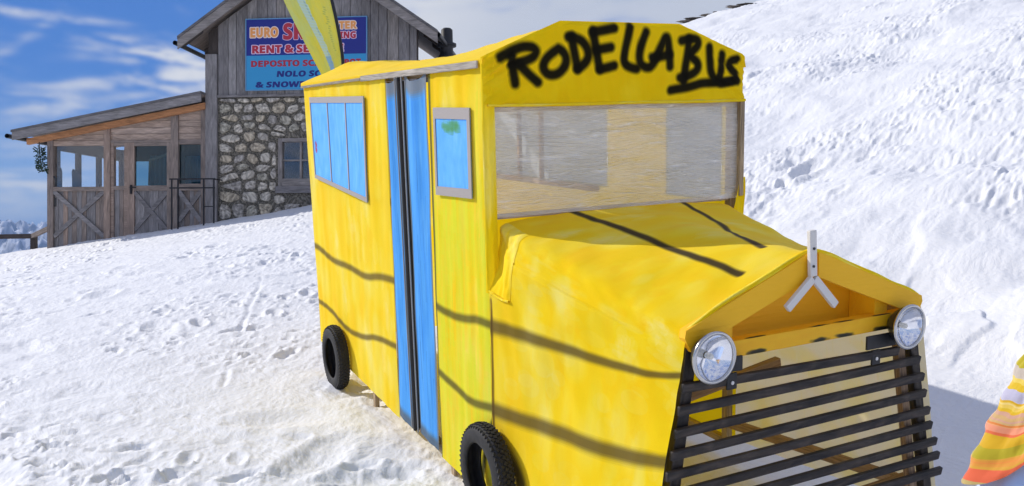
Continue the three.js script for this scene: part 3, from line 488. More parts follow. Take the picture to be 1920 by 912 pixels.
function sidePanel(name, f0, f1, x, mat, label) {
  const g = grid(80, 50, (a, b) => { const u = lerp(0, bottomU(lerp(f0, f1, a)), b); let f = lerp(f0, f1, a); if (f0 < -3) f += (1 - a) * 0.11 * b; return [x + 0.004 * n2(f * 1.5 + 3, u * 1.1) + 0.0028 * n2b(f * 8, u * 0.9) + 0.002 * n2(f * 3 + u * 4, u * 3 - f * 2) * sstep(-1.2, -2, u), Y(u), f]; },
    (a, b) => { const f = lerp(f0, f1, a), u = lerp(0, bottomU(f), b); return [((f + (f0 < -3 ? (1 - a) * 0.11 * b : 0) + 3.33) * S) / 1740, 1 - (-u * S + 6) / 1150]; });
  return part(name, g, mat, bus, label);
}
sidePanel('side_panel', -3.262, -1.335, 0, clothSide, 'brush painted yellow cloth panel of the rear left side');
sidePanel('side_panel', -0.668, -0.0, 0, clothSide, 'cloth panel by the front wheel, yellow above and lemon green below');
const plainYel = canvasTex(1024, 1024, (c, w, h) => brushed(c, w, h, 9, '#ffdb10', YEL, 500, 60, 110));
const innerYel = cloth(plainYel, 0.55);
{ // right side with two window openings, rear panel, doorway header strip
  const strip = (f0, f1, u0, u1) => grid(16, 16, (a, b) => [1.5 + 0.003 * n2(a * 3, b * 3), Y(lerp(u0, u1, b)), lerp(f0, f1, a)], (a, b) => [lerp(f0, f1, a) / 2, lerp(u0, u1, b) / 2]);
  part('side_panel', mergeGeometries([strip(-3.26, 0, 0, -0.14), strip(-3.26, 0, -0.735, -2.1), strip(-3.26, -3.06, -0.14, -0.735), strip(-1.29, -0.63, -0.14, -0.735), strip(-0.15, 0, -0.14, -0.735)]), innerYel, bus, 'right side cloth with two film covered window openings');
  part('rear_panel', grid(24, 24, (a, b) => [lerp(0.002, 1.498, a), Y(lerp(0.01, -2.02, b)), -3.258 + 0.11 * b], (a, b) => [a * 0.75, b]), innerYel, bus);
}
// roof cloth
const roofTex = canvasTex(1024, 1024, (c, w, h) => brushed(c, w, h, 15, '#ffdc08', ['255,212,0', '255,222,0', '255,228,40', '255,206,0'], 400, 60, 120));
const roofProf = [[-0.012, -0.012], [-0.012, 0.012], [0.39, 0.18], [1.08, 0.18], [1.497, 0.037], [1.512, -0.03]];
function profAt(P, t) { const k = Math.min(Math.floor(t), P.length - 2), w = t - k; return [lerp(P[k][0], P[k + 1][0], w), lerp(P[k][1], P[k + 1][1], w)]; }
part('roof_cover', grid(80, 70, (a, b) => {
  const f = lerp(0.02, -3.29, a); let t = b * 5, p = [0, 0], ws = 0; for (let k = -2; k <= 2; k++) { const q = profAt(roofProf, clamp(t + k * 0.06, 0, 5)); p[0] += q[0]; p[1] += q[1]; ws++; } p[0] /= ws; p[1] /= ws;
  const mid = sstep(0.0, 0.17, p[1]), sag = -0.075 * Math.sin(clamp((-f - 0.02) / 3.24) * Math.PI) * mid;
  return [p[0], Y(p[1] + sag + mid * (0.008 * n2(f * 2.2, p[0] * 3) + 0.004 * n2b(f * 7, p[0] * 2))), f];
}, (a, b) => [a * 1.6, b * 0.9]), cloth(roofTex, 0.3), bus);
const tape = new THREE.MeshStandardMaterial({ color: new THREE.Color().setRGB(0.36, 0.325, 0.305), bumpMap: weave, bumpScale: 0.002, roughness: 0.75 });
const batten = wood(0.42, 0.36, 0.26), rawWood = [wood(0.55, 0.4, 0.24), wood(0.6, 0.45, 0.28, woodB), wood(0.5, 0.33, 0.2)];
part('eave_batten', bar([-0.016, Y(-0.012), -1.75], [-0.018, Y(-0.012), -0.02], 0.01, 0.034), wood(0.56, 0.5, 0.42), bus, 'grey batten under the roof edge above the doors');
part('eave_batten', bar([-0.014, Y(-0.02), -3.27], [-0.016, Y(-0.014), -1.76], 0.01, 0.018), batten, bus);
// front header with the lettering
const HP = [[0.0, -0.2], [-0.005, 0.025], [0.39, 0.185], [1.08, 0.185], [1.482, 0.04], [1.502, -0.195]];
const headTex = canvasTex(1600, 480, (c, w, h) => {
  const k = w / 1.56; brushed(c, w, h, 4, '#f8d40a', ['246,200,0', '252,214,6', '254,226,40', '244,206,0'], 200, 70, 80);
  // letters as spray can strokes, in the sheet's own millimetres
  const P = ([x, y]) => { // from the letter sheet to metres on the panel
    const s = (x - 54) / 1046, rr = 1.478 * s - 0.22 * s * (1 - s), u = lerp(0.018, 0.04, s) - (y - (190 - 12 * s)) / (2.172 * lerp(424, 362, s)); return [(rr + 0.03) * k, (0.215 - u) * k]; };
  const W2 = 38, strokes = [
    [[160, 185], [166, 240], [175, 298]], [[115, 192], [180, 152], [245, 148], [264, 172], [238, 204], [165, 222]], [[190, 218], [228, 262], [266, 294]],
    [[350, 158], [305, 186], [284, 232], [306, 266], [350, 262], [384, 218], [378, 172], [350, 158]],
    [[405, 108], [416, 170], [425, 236]], [[392, 110], [440, 114], [474, 160], [470, 210], [425, 240]],
    [[490, 86], [502, 160], [516, 236]], [[490, 92], [576, 76]], [[502, 162], [562, 152]], [[516, 240], [576, 226]],
    [[640, 72], [624, 150], [610, 232], [666, 240]], [[706, 92], [682, 150], [676, 214], [704, 236], [730, 226], [762, 160], [790, 96], [798, 160], [802, 230]], [[730, 192], [800, 182]],
    [[880, 118], [872, 200], [858, 290]], [[850, 126], [896, 112], [924, 136], [880, 186], [922, 216], [908, 262], [842, 276]], [[962, 152], [964, 200], [970, 258], [990, 282], [1008, 262], [1012, 220], [1014, 180]], [[1074, 200], [1040, 206], [1050, 240], [1078, 262], [1060, 290], [1012, 294]], [[806, 326], [890, 312], [950, 292], [1080, 286]]];
  for (const s of strokes) spray(c, s.map(P), W2, '18,17,8', 1.0);
});
{
  const inside = (x) => { const P = HP; let top = 0; for (let i = 1; i < 4; i++) if (x >= P[i][0] && x <= P[i + 1][0]) top = lerp(P[i][1], P[i + 1][1], (x - P[i][0]) / (P[i + 1][0] - P[i][0])); return top || (x < 0 ? 0.025 : 0.04); };
  const g = grid(110, 44, (a, b) => {
    const x = lerp(-0.008, 1.504, a), tp = a < 0.004 ? 0.02 : a > 0.996 ? 0.035 : inside(clamp(x, 0, 1.481)), bt = -0.193 + 0.006 * n2(x * 4, 2), u = lerp(bt, tp, b);
    const corner = Math.max(sstep(0.35, 0, x), sstep(1.2, 1.5, x)), pucker = 0.011 * corner * n2(x * 12 - Math.sign(0.75 - x) * u * 20, 4 + x) + 0.004 * n2b(x * 2.4, u * 5) + 0.003 * n2(x * 18 + u * 4, u * 2);
    const wrap = -0.03 * (sstep(0.02, 0, x + 0.008) + sstep(1.48, 1.504, x)) * 0.6 - 0.012 * sstep(0.94, 1, b);
    return [x, Y(u), 0.032 + pucker + wrap];
  }, (a, b) => { const x = lerp(-0.008, 1.504, a), tp = inside(clamp(x, 0, 1.481)), u = lerp(-0.193, tp, b); return [(x + 0.03) / 1.56, 1 - (0.215 - u) / 1.56 * 1600 / 480]; });
  part('header_panel', g, cloth(headTex, 0.16), bus, 'yellow front panel above the windscreen with sprayed black lettering');
  part('header_hem', tube([[0.005, Y(-0.196), 0.03], [0.4, Y(-0.2), 0.036], [0.8, Y(-0.197), 0.032], [1.2, Y(-0.2), 0.036], [1.5, Y(-0.197), 0.03]], 0.008, 40, 6), cloth(plainYel, 0.1), bus);
}
// timber skeleton
const tim = (p, q, w = 0.04, h = 0.04, m = rawWood[0], up) => part('timber', bar(p, q, w, h, up ?? (Math.abs(p[1] - q[1]) > 0.5 ? new THREE.Vector3(0, 0, 1) : undefined)), m, bus);
for (const x of [0.035, 1.462]) { tim([x, Y(-2.1), -0.03], [x, Y(-0.03), -0.03], 0.04, 0.045, rawWood[1]); tim([x, Y(-2.0), -3.2], [x, Y(-0.03), -3.22]); tim([x, Y(-0.02), -3.22], [x, Y(-0.02), -0.06]); tim([x, Y(-2.02), -3.15], [x, Y(-2.08), -0.06]); tim([x, Y(-0.76), -3.2], [x, Y(-0.76), -1.36]); }
for (const f of [-1.36, -0.64]) for (const x of [0.035]) tim([x, Y(-2.07), f], [x, Y(-0.045), f]);
for (const f of [-2.1, -2.45]) tim([1.45, Y(-0.74), f], [1.45, Y(-0.05), f], 0.03, 0.03, rawWood[2]);
tim([0.06, Y(-0.21), -0.03], [1.44, Y(-0.21), -0.03], 0.03, 0.035, rawWood[1]); tim([0.06, Y(-0.712), -0.03], [1.44, Y(-0.712), -0.03], 0.025, 0.024, wood(0.8, 0.64, 0.52));
for (const f of [-0.03, -3.17]) { tim([0.03, Y(-0.005), f - 0.045], [0.39, Y(0.15), f - 0.045], 0.03, 0.03); tim([0.39, Y(0.15), f - 0.045], [1.08, Y(0.15), f - 0.045], 0.03, 0.03); tim([1.08, Y(0.15), f - 0.045], [1.47, Y(0.01), f - 0.045], 0.03, 0.03); }
// windscreen: cling film stretched over the frame, many crossing layers
{
  const filmMap = (seed) => dataTex(1024, 512, (u, v) => {
    const w = tnoise(u, v, 3, 2, seed, 3); let s = 0.6 + 0.12 * tnoise(u, v, 4, 4, seed + 3, 4);
    for (const [sl, fr, am] of [[0.18, 22, 0.15], [-0.12, 27, 0.14], [0.5, 17, 0.12], [-0.42, 19, 0.12], [0.05, 38, 0.1], [0.28, 33, 0.1], [-0.22, 41, 0.1]]) { const q = (v + sl * u + 0.03 * w) * fr; const line = Math.abs(n2(q, seed + fr + 1.2 * u)); s -= 2.1 * am * Math.pow(1 - line, 10) * (0.25 + 1.3 * Math.max(0, n2b(u * 3 + fr, v * 2.5))); }
    return clamp(s, 0.1, 0.9);
  }, false);
  const fm = filmMap(3); fm.wrapS = fm.wrapT = THREE.ClampToEdgeWrapping;
  const film = new THREE.MeshPhysicalMaterial({ color: new THREE.Color().setRGB(0.93, 0.91, 0.86), transmission: 1, transmissionMap: fm, thickness: 0, roughness: 0.1, bumpMap: fm, bumpScale: 0.01, side: THREE.DoubleSide });
  const ws = part('windscreen', grid(70, 34, (a, b) => { const r = lerp(0.008, 1.512, a), u = lerp(-0.712, -0.19, b); return [r, Y(u), 0.006 + 0.003 * n2(r * 5, u * 9) - 0.02 * sstep(1.485, 1.512, r)]; }), film, bus, 'crinkled clear cling film windscreen');
  const greyCloth = cloth(canvasTex(256, 256, (c, w, h) => brushed(c, w, h, 37, '#b8c0cc', ['172,182,198', '194,202,212', '164,174,190'], 90, 30, 40)), 0.4);
  for (const [f0, f1] of [[-3.07, -1.28], [-0.64, -0.14]]) part('side_window', grid(20, 10, (a, b) => [1.492 + 0.003 * n2(a * 6, b * 6), Y(lerp(-0.745, -0.13, b)), lerp(f0, f1, a)]), greyCloth, bus, 'grey cloth window of the right side');
  part('corner_flap', grid(10, 12, (a, b) => [lerp(1.5 - 0.075 * (1 - b * 0.75), 1.512, a), Y(lerp(-0.80, -0.60, b)), 0.026 + 0.006 * Math.sin(a * 5 + b * 4)], (a, b) => [a * 0.1, b * 0.2]), cloth(plainYel, 0.15), bus, 'small yellow cloth corner at the right end of the windscreen');
  // yellow cloth turned round the left front post, a bare post on the right
  part('post_wrap', grid(10, 30, (a, b) => { const t = a * Math.PI * 0.55, u = lerp(-1.06, 0.02, b); return [0.034 - 0.047 * Math.cos(t), Y(u) , 0.001 + 0.026 * Math.sin(t) + 0.004 * n2(u * 9, a * 3) + (a === 1 ? 0 : 0)]; }, (a, b) => [a * 0.1, b * 0.5]), cloth(plainYel, 0.15), bus);
  part('window_post', bar([1.487, Y(-0.7), 0.012], [1.487, Y(-0.2), 0.012], 0.03, 0.035, new THREE.Vector3(0, 0, 1)), rawWood[1], bus);
}
// painted side windows: cloth panes edged with grey tape
const paneTex = canvasTex(512, 512, (c, w, h) => { brushed(c, w, h, 33, '#58acfa', ['80,172,252', '100,184,255', '64,152,240', '124,196,252'], 220, 40, 70); });
const paneTexB = canvasTex(512, 512, (c, w, h) => { brushed(c, w, h, 34, '#58acfa', ['80,172,252', '100,184,255', '64,152,240', '124,196,252'], 220, 40, 70); const r = rng(3); for (let i = 0; i < 60; i++) { c.fillStyle = 'rgba(64,140,70,.16)'; c.fillRect(90 + r() * 230, 60 + r() * 60, 30 + r() * 60, 20 + r() * 34); } });
const paneTexC = canvasTex(256, 512, (c, w, h) => { brushed(c, w, h, 35, '#58acfa', ['80,172,252', '100,184,255', '64,152,240', '124,196,252'], 180, 40, 70); const r = rng(5); for (let i = 0; i < 24; i++) { c.fillStyle = 'rgba(170,40,70,.2)'; c.fillRect(18 + r() * 24, 270 + r() * 60, 24, 18); } });
const paint = (t) => new THREE.MeshPhysicalMaterial({ map: t, roughness: 0.85, bumpMap: weave, bumpScale: 0.002 });
function quadSlab(q, x0, x1) { // q: four [f,u] corners clockwise from the upper rear; outer face at x0
  const P = [], T = [], add = (a, b, c, d) => { for (const [v, t] of [[a, [0, 1]], [b, [1, 1]], [c, [1, 0]], [a, [0, 1]], [c, [1, 0]], [d, [0, 0]]]) { P.push(...v); T.push(...t); } };
  const o = q.map(([f, u]) => [x0, Y(u), f]), i = q.map(([f, u]) => [x1, Y(u), f]);
  add(o[0], o[1], o[2], o[3]); add(i[1], i[0], i[3], i[2]); for (let k = 0; k < 4; k++) { const n = (k + 1) % 4; add(i[k], i[n], o[n], o[k]); }
  const g = new THREE.BufferGeometry(); g.setAttribute('position', new THREE.Float32BufferAttribute(P, 3)); g.setAttribute('uv', new THREE.Float32BufferAttribute(T, 2)); g.computeVertexNormals(); return g;
}
function sideWindow(q, splits, wT, wR, wB, wL, mats, label) {
  const w = sub('side_window', bus); w.userData.label = label; const L2 = (a, b, t) => [lerp(a[0], b[0], t), lerp(a[1], b[1], t)];
  const cuts = [0, ...splits, 1]; for (let i = 0; i < cuts.length - 1; i++) part('pane', quadSlab([L2(q[0], q[1], cuts[i]), L2(q[0], q[1], cuts[i + 1]), L2(q[3], q[2], cuts[i + 1]), L2(q[3], q[2], cuts[i])], -0.012, -0.005), mats[i], w);
  const e = 0.012, tp = (a, b, c, d) => part('tape', quadSlab([a, b, c, d], -0.0165, -0.0125), tape, w);
  const dn = ([f, u], k) => [f, u - k], rt2 = ([f, u], k) => [f + k, u];
  tp(rt2(q[0], -e), rt2(q[1], e), dn(rt2(q[1], e), wT), dn(rt2(q[0], -e), wT)); tp(dn(rt2(q[3], -e), -wB), dn(rt2(q[2], e), -wB), rt2(q[2], e), rt2(q[3], -e));
  tp(rt2(dn(q[0], wT), -e), rt2(dn(q[0], wT), wL - e), rt2(dn(q[3], -wB), wL - e), rt2(dn(q[3], -wB), -e)); tp(rt2(dn(q[1], wT), e - wR), rt2(dn(q[1], wT), e), rt2(dn(q[2], -wB), e), rt2(dn(q[2], -wB), e - wR));
  for (const s of splits) { const a = dn(L2(q[0], q[1], s), wT), b = dn(L2(q[3], q[2], s), -wB); tp(rt2(a, -0.009), rt2(a, 0.009), rt2(b, 0.009), rt2(b, -0.009)); }
}
sideWindow([[-3.03, -0.1], [-1.735, -0.118], [-1.755, -0.785], [-2.99, -0.705]], [0.36, 0.7], 0.042, 0.022, 0.03, 0.02, [paint(paneTexC), paint(paneTex), paint(paneTex)], 'three blue panes edged with grey tape behind the doors');
sideWindow([[-0.565, -0.2], [-0.14, -0.205], [-0.14, -0.63], [-0.565, -0.645]], [], 0.055, 0.034, 0.045, 0.024, [paint(paneTexB)], 'single blue pane with a green smear, edged with grey tape');
// doors: two hung blue cloth leaves with scalloped tops, the dark gap between painted as a black strip
{
  const doorTex = canvasTex(512, 1600, (c, w, h) => {
    brushed(c, w, h, 61, '#55a8f8', ['76,166,250', '96,182,255', '48,128,220', '116,194,252', '60,146,236'], 420, 34, 190);
    const r = rng(6); for (let i = 0; i < 26; i++) { c.fillStyle = 'rgba(28,84,160,.22)'; c.fillRect(r() * w, 300 + r() * 1000, 6 + r() * 10, 120 + r() * 260); }
    for (const x of [8, w - 8]) spray(c, [[x, 0], [x + 3, h / 2], [x, h]], 44, '120,126,130', 0.75); spray(c, [[0, 20], [w, 26]], 70, '130,132,136', 0.75); spray(c, [[0, h - 14], [w, h - 10]], 60, '96,104,112', 0.7);
  });
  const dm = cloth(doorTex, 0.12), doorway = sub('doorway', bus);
  const leaf = (t0, t1, b0, b1, label) => part('door_leaf', grid(18, 60, (a, b) => {
    const sc = 0.045 * (1 - (2 * a - 1) ** 2), u = lerp(-0.012 - sc, lerp(-2.055, -2.075, a), b), f = lerp(lerp(t0, t1, a), lerp(b0, b1, a), b);
    return [-0.004 - 0.014 * Math.sin(a * Math.PI) * (1 - b * 0.4) + 0.006 * Math.sin(a * 9 + 1) * (1 - b) + 0.004 * n2(f * 6, u * 1.6), Y(u), f];
  }, (a, b) => [a, 1 - b]), dm, doorway, label);
  leaf(-1.333, -1.13, -1.31, -1.075, 'rear blue door leaf'); leaf(-1.02, -0.675, -0.965, -0.685, 'front blue door leaf, the wider one');
  part('added_gap_post', bar([0.03, Y(-0.05), -1.07], [0.03, Y(-2.05), -1.015], 0.03, 0.11, new THREE.Vector3(1, 0, 0)), plain(0.03, 0.029, 0.028, 0.8), doorway);  // added post, coloured black, keeps sun from leaking through the leaf gap
  part('dark_gap_strip', bar([-0.012, Y(-0.03), -1.07], [-0.012, Y(-2.06), -1.015], 0.02, 0.034, new THREE.Vector3(1, 0, 0)), plain(0.022, 0.022, 0.024, 0.8), doorway);  // near-black colour paints the shade of the gap between the leaves
  const edge = plain(0.33, 0.33, 0.32, 0.7); for (const [a, b] of [[-1.128, -1.07], [-1.022, -0.972]]) part('door_edge', bar([-0.018, Y(-0.03), a], [-0.018, Y(-2.06), b], 0.008, 0.008, new THREE.Vector3(1, 0, 0)), edge, doorway);
}
// hood cloth: sections between the cabin and the gable
const HR = [[0, -2.12], [0, -1.6], [0, -1.08], [0.005, -0.86], [0.06, -0.742], [0.34, -0.718], [0.75, -0.712], [1.1, -0.712], [1.40, -0.735], [1.5, -0.80], [1.5, -1.4], [1.5, -2.12]];
const HF = [[-0.06, -2.0], [0.03, -1.45], [0.08, -1.2], [0.105, -1.05], [0.122, -0.975], [0.4, -0.86], [0.695, -0.745], [0.99, -0.865], [1.272, -0.985], [1.30, -1.05], [1.38, -1.5], [1.46, -2.0]];
function hoodPt(f, t, off = 0) {
  const sm = (P) => { let x = 0, y = 0; for (let k = -2; k <= 2; k++) { const q = profAt(P, clamp(t + k * 0.11, 0, 11)); x += q[0] / 5; y += q[1] / 5; } return [x, y]; };
  const a = sm(HR), b = sm(HF), k = f / 1.3, r = lerp(a[0], b[0], k), u = lerp(a[1], b[1], k);
  const side = t < 4 ? -1 : t > 8 ? 1 : 0, up = t >= 3 && t <= 9 ? 1 : 0, sagF = Math.sin(clamp(k) * Math.PI);
  const w = 0.006 * n2(f * 2.2, t * 0.7) * sagF + 0.0035 * n2b(f * 6 + t, t * 0.8 + f) + (up ? -0.012 * sagF : 0.004 * sagF);
  const dent = 0.05 * Math.exp(-(((f - 0.02) / 0.12) ** 2)) * Math.sin(clamp((t - 2.1) / 1.9) * Math.PI) ** 1.2; // the cloth hangs slack in the corner by the cabin
  return [r + side * (w + off) * (up ? 0.5 : 1) + (t < 4 ? dent : 0), Y(u) + up * (w + off), f];
}
{
  const hoodTex = canvasTex(1024, 1760, (c, w, h) => {
    const X = (f) => f / 1.34 * w, V = (t) => h - t / 11 * h; brushed(c, w, h, 71, '#ffda0c', YEL, 560, 60, 75);
    const r = rng(30); for (let i = 0; i < 90; i++) { const x = r() * w, y = V(0.2 + r() * 3.4); c.fillStyle = 'rgba(246,232,150,' + (0.08 + 0.12 * r()) + ')'; c.beginPath(); c.ellipse(x, y, 26 + r() * 50, 9 + r() * 18, 0, 0, 7); c.fill(); }
    const ln = (p, wd, a) => spray(c, p.map(([f, t]) => [X(f), V(t)]), wd * 0.8, a > 0.8 ? '60,50,20' : '90,76,38', a);
    ln([[-0.02, 1.72], [0.05, 1.75], [0.3, 1.80], [0.64, 1.9], [0.9, 1.98], [1.06, 2.1], [1.2, 2.2], [1.32, 2.5]], 24, 0.6); ln([[-0.02, 0.95], [0.3, 0.96], [0.62, 1.0], [1.0, 1.0], [1.26, 1.08], [1.33, 1.12]], 24, 0.6);
    ln([[-0.02, 5.3], [0.25, 5.34], [0.5, 5.33], [0.9, 5.25], [1.2, 5.2]], 20, 1.0); ln([[-0.02, 7.1], [0.2, 6.98], [0.42, 6.85], [0.7, 6.4], [1.0, 5.95], [1.1, 5.85]], 18, 1.0);
    spray(c, [[X(0.02), V(0.1)], [X(0.018), V(2.0)]], 16, '96,70,20', 0.5); c.strokeStyle = 'rgba(40,30,10,.6)'; c.lineWidth = 3; c.beginPath(); c.moveTo(X(0.014), V(0)); c.lineTo(X(0.012), V(1.9)); c.stroke();
    spray(c, [[X(0.1), V(0.62)], [X(0.24), V(0.5)], [X(0.36), V(0.25)], [X(0.4), V(0)]], 34, '44,36,14', 0.55);
  });
  part('hood_cover', grid(70, 126, (a, b) => hoodPt(lerp(0, 1.318, a), b * 9.1), (a, b) => [lerp(0, 1.318, a) / 1.34, b * 9.1 / 11]), cloth(hoodTex, 0.3), bus, 'yellow painted cloth hood with sprayed dark stripes');
  // rolled hem along the front edge and the gathered corner flap by the windscreen
  const hem = []; for (let t = 3.9; t <= 8.1; t += 0.3) { const p = hoodPt(1.31, t); hem.push([p[0], p[1] + 0.006, p[2] + 0.004 * Math.sin(t * 5)]); }
  part('hood_hem', tube(hem, 0.011, 60, 7), cloth(plainYel, 0.1), bus);
  part('corner_flap', grid(26, 26, (a, b) => { const f = lerp(0.006, 0.2, a), t = lerp(2.15, 4.15, b), p = hoodPt(f, t); const fold = 0.006 * Math.sin(a * 9 + b * 6) * Math.sin(b * 3.1) + 0.004 * n2(a * 4, b * 5); const lift = 0.006 + fold * 0.8 * (1 - sstep(0.85, 1, a)) - 0.004 * sstep(0.9, 1, a); return [p[0] - lift * 0.8, p[1] + lift * 0.5, p[2]]; }, (a, b) => [a * 0.2, b * 0.25]), cloth(plainYel, 0.2), bus, 'gathered yellow cloth corner below the windscreen');
  part('corner_flap_hem', tube(Array.from({ length: 9 }, (_, i) => { const a = i / 8, p = hoodPt(lerp(0.006, 0.2, a), 2.15), lift = 0.008; return [p[0] - lift * 0.8, p[1] + lift * 0.5 - 0.012 * Math.sin(a * 3.14), p[2]]; }), 0.006, 24, 6), cloth(plainYel, 0.1), bus);
  // bare inner lining of the right hood side
  const lin2 = canvasTex(512, 512, (c, w, h) => brushed(c, w, h, 91, '#f8e8bc', ['250,232,186', '255,218,80', '240,222,190', '255,224,70', '250,236,200'], 160, 46, 40));
  part('hood_side', grid(40, 30, (a, b) => hoodPt(lerp(0, 1.318, a), lerp(9.1, 11, b)), (a, b) => [a, b]), cloth(lin2, 0.6), bus, 'thinly painted pale cloth of the right hood side');
}
for (const [p, q] of [[[0.16, Y(-1.02), 0.02], [0.16, Y(-1.02), 1.25]], [[1.34, Y(-1.04), 0.02], [1.26, Y(-1.06), 1.25]], [[0.07, Y(-1.9), 0.02], [0.03, Y(-1.84), 1.26]], [[1.42, Y(-1.95), 0.02], [1.4, Y(-1.84), 1.26]], [[0.16, Y(-1.7), 0.4], [1.4, Y(-1.5), 0.42]], [[0.1, Y(-1.84), 1.24], [1.4, Y(-1.8), 1.24]]]) tim(p, q, 0.04, 0.045, rawWood[2]);
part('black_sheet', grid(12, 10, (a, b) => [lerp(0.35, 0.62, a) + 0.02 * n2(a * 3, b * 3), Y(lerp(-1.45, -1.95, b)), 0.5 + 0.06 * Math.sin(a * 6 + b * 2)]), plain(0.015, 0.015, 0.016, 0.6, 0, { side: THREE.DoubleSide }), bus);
// gable front: boards, recessed panel, cross beam
const ochre = canvasTex(512, 512, (c, w, h) => brushed(c, w, h, 51, '#f8bc06', ['244,178,0', '252,196,10', '240,172,0', '252,204,30'], 160, 50, 80));
const ochreBoard = new THREE.MeshStandardMaterial({ map: ochre, bumpMap: woodA, bumpScale: 0.002, roughness: 0.65 });
const beamTex = canvasTex(1024, 128, (c, w, h) => { brushed(c, w, h, 52, '#f2b60c', ['240,170,0', '250,194,20', '236,166,4'], 100, 50, 40); for (const x of [230, 520, 640, 830]) { const r = rng(x); for (let i = 0; i < 20; i++) spray(c, [[x + r() * 60, 100 + r() * 26], [x + 20 + r() * 60, 104 + r() * 22]], 20, '30,26,10', 0.16); } });
const fr = (poly, z0, z1, m, nm, lb) => part(nm, prism(poly.map(([r, u]) => [r, Y(u)]), z0, z1, 'x'), m, bus, lb);
fr([[0.108, -1.0], [0.112, -0.972], [0.68, -0.752], [0.68, -0.852], [0.135, -1.05]], 1.292, 1.325, ochreBoard, 'gable_board', 'left slanting yellow board of the gable'); fr([[1.29, -1.01], [1.284, -0.985], [0.72, -0.757], [0.72, -0.85], [1.262, -1.062]], 1.291, 1.324, ochreBoard, 'gable_board', 'right slanting yellow board of the gable');
fr([[0.24, -1.09], [1.16, -1.09], [1.16, -1.0], [0.7, -0.79], [0.24, -0.99]], 1.14, 1.16, ochreBoard, 'gable_panel', 'recessed yellow plywood behind the gable boards');
for (const [a, b] of [[0.29, 0.345], [1.06, 1.13]]) fr([[a, -1.09], [b, -1.09], [b, a < 0.5 ? -0.92 : -0.95], [a, a < 0.5 ? -0.95 : -0.92]], 1.162, 1.29, ochreBoard, 'gable_stud');
{ const g = new RoundedBoxGeometry(1.1, 0.062, 0.05, 1, 0.004).translate(0.7, Y(-1.073), 1.285); part('cross_beam', g, new THREE.MeshStandardMaterial({ map: beamTex, roughness: 0.65 }), bus, 'yellow cross beam above the grille with black overspray'); }
// emblem: three white laths as an upside down Y
{
  const wl = canvasTex(128, 128, (c, w, h) => brushed(c, w, h, 56, '#d9d6cf', ['210,208,204', '230,228,222', '190,186,176'], 60, 20, 40)), m = new THREE.MeshStandardMaterial({ map: wl, roughness: 0.6 }), zz = 1.345, C = [0.668, Y(-0.842)], em = sub('emblem', bus); em.userData.label = 'white wooden upside down Y on the gable tip';
  part('lath', bar([0.658, Y(-0.668), zz], [C[0], C[1] + 0.004, zz], 0.018, 0.032, new THREE.Vector3(1, 0, 0)), m, em); part('lath', bar([C[0] - 0.003, C[1] - 0.004, zz + 0.002], [0.545, Y(-0.945), zz + 0.002], 0.018, 0.03, new THREE.Vector3(1, 0, 0)), m, em); part('lath', bar([C[0] + 0.004, C[1] - 0.004, zz + 0.004], [0.782, Y(-0.958), zz + 0.004], 0.018, 0.03, new THREE.Vector3(1, 0, 0)), m, em);
  for (const y of [-0.735, -0.8]) part('screw', new THREE.CylinderGeometry(0.005, 0.005, 0.006, 10).rotateX(Math.PI / 2).translate(0.662, Y(y), zz + 0.01), plain(0.05, 0.05, 0.05, 0.4, 0.8), em);
}
// grille: black slats on black posts
{
  const gt = dataTex(256, 256, (u, v) => { const c = 0.62 + 0.5 * tnoise(u, v, 30, 5, 14, 4) + 0.35 * Math.max(0, tnoise(u, v, 9, 9, 4, 3)); return [c, c * 0.97, c * 0.93]; }, true);
  const blk = new THREE.MeshStandardMaterial({ color: new THREE.Color().setRGB(0.08, 0.064, 0.053), map: gt, bumpMap: gt, bumpScale: 0.003, roughness: 0.62 });
  const rows = [[0.115, -1.172, 1.16, -1.192], [0.098, -1.25, 1.292, -1.248], [0.085, -1.33, 1.315, -1.322], [0.068, -1.405, 1.338, -1.396], [0.05, -1.478, 1.36, -1.472], [0.035, -1.548, 1.383, -1.54], [0.02, -1.618, 1.412, -1.614], [0.0, -1.682, 1.437, -1.682], [-0.015, -1.742, 1.452, -1.752]];
  rows.forEach(([a, ua, b, ub], i) => part('grille_bar', bar([a - 0.02, Y(ua), 1.325 + 0.004 * (i % 2)], [b - 0.006, Y(ub), 1.325 + 0.004 * ((i + 1) % 2)], 0.018, 0.035, new THREE.Vector3(0, 1, 0.2), 0.004), blk, bus));
  part('grille_post', bar([0.155, Y(-1.03), 1.29], [0.02, Y(-1.98), 1.29], 0.035, 0.05, new THREE.Vector3(1, 0, 0)), blk, bus); part('grille_post', bar([1.25, Y(-1.06), 1.29], [1.43, Y(-1.98), 1.29], 0.035, 0.045, new THREE.Vector3(1, 0, 0)), blk, bus); part('grille_post', bar([1.19, Y(-1.1), 1.286], [1.35, Y(-1.98), 1.286], 0.03, 0.04, new THREE.Vector3(1, 0, 0)), rawWood[2], bus, 'bare wooden post behind the right end of the grille');
}
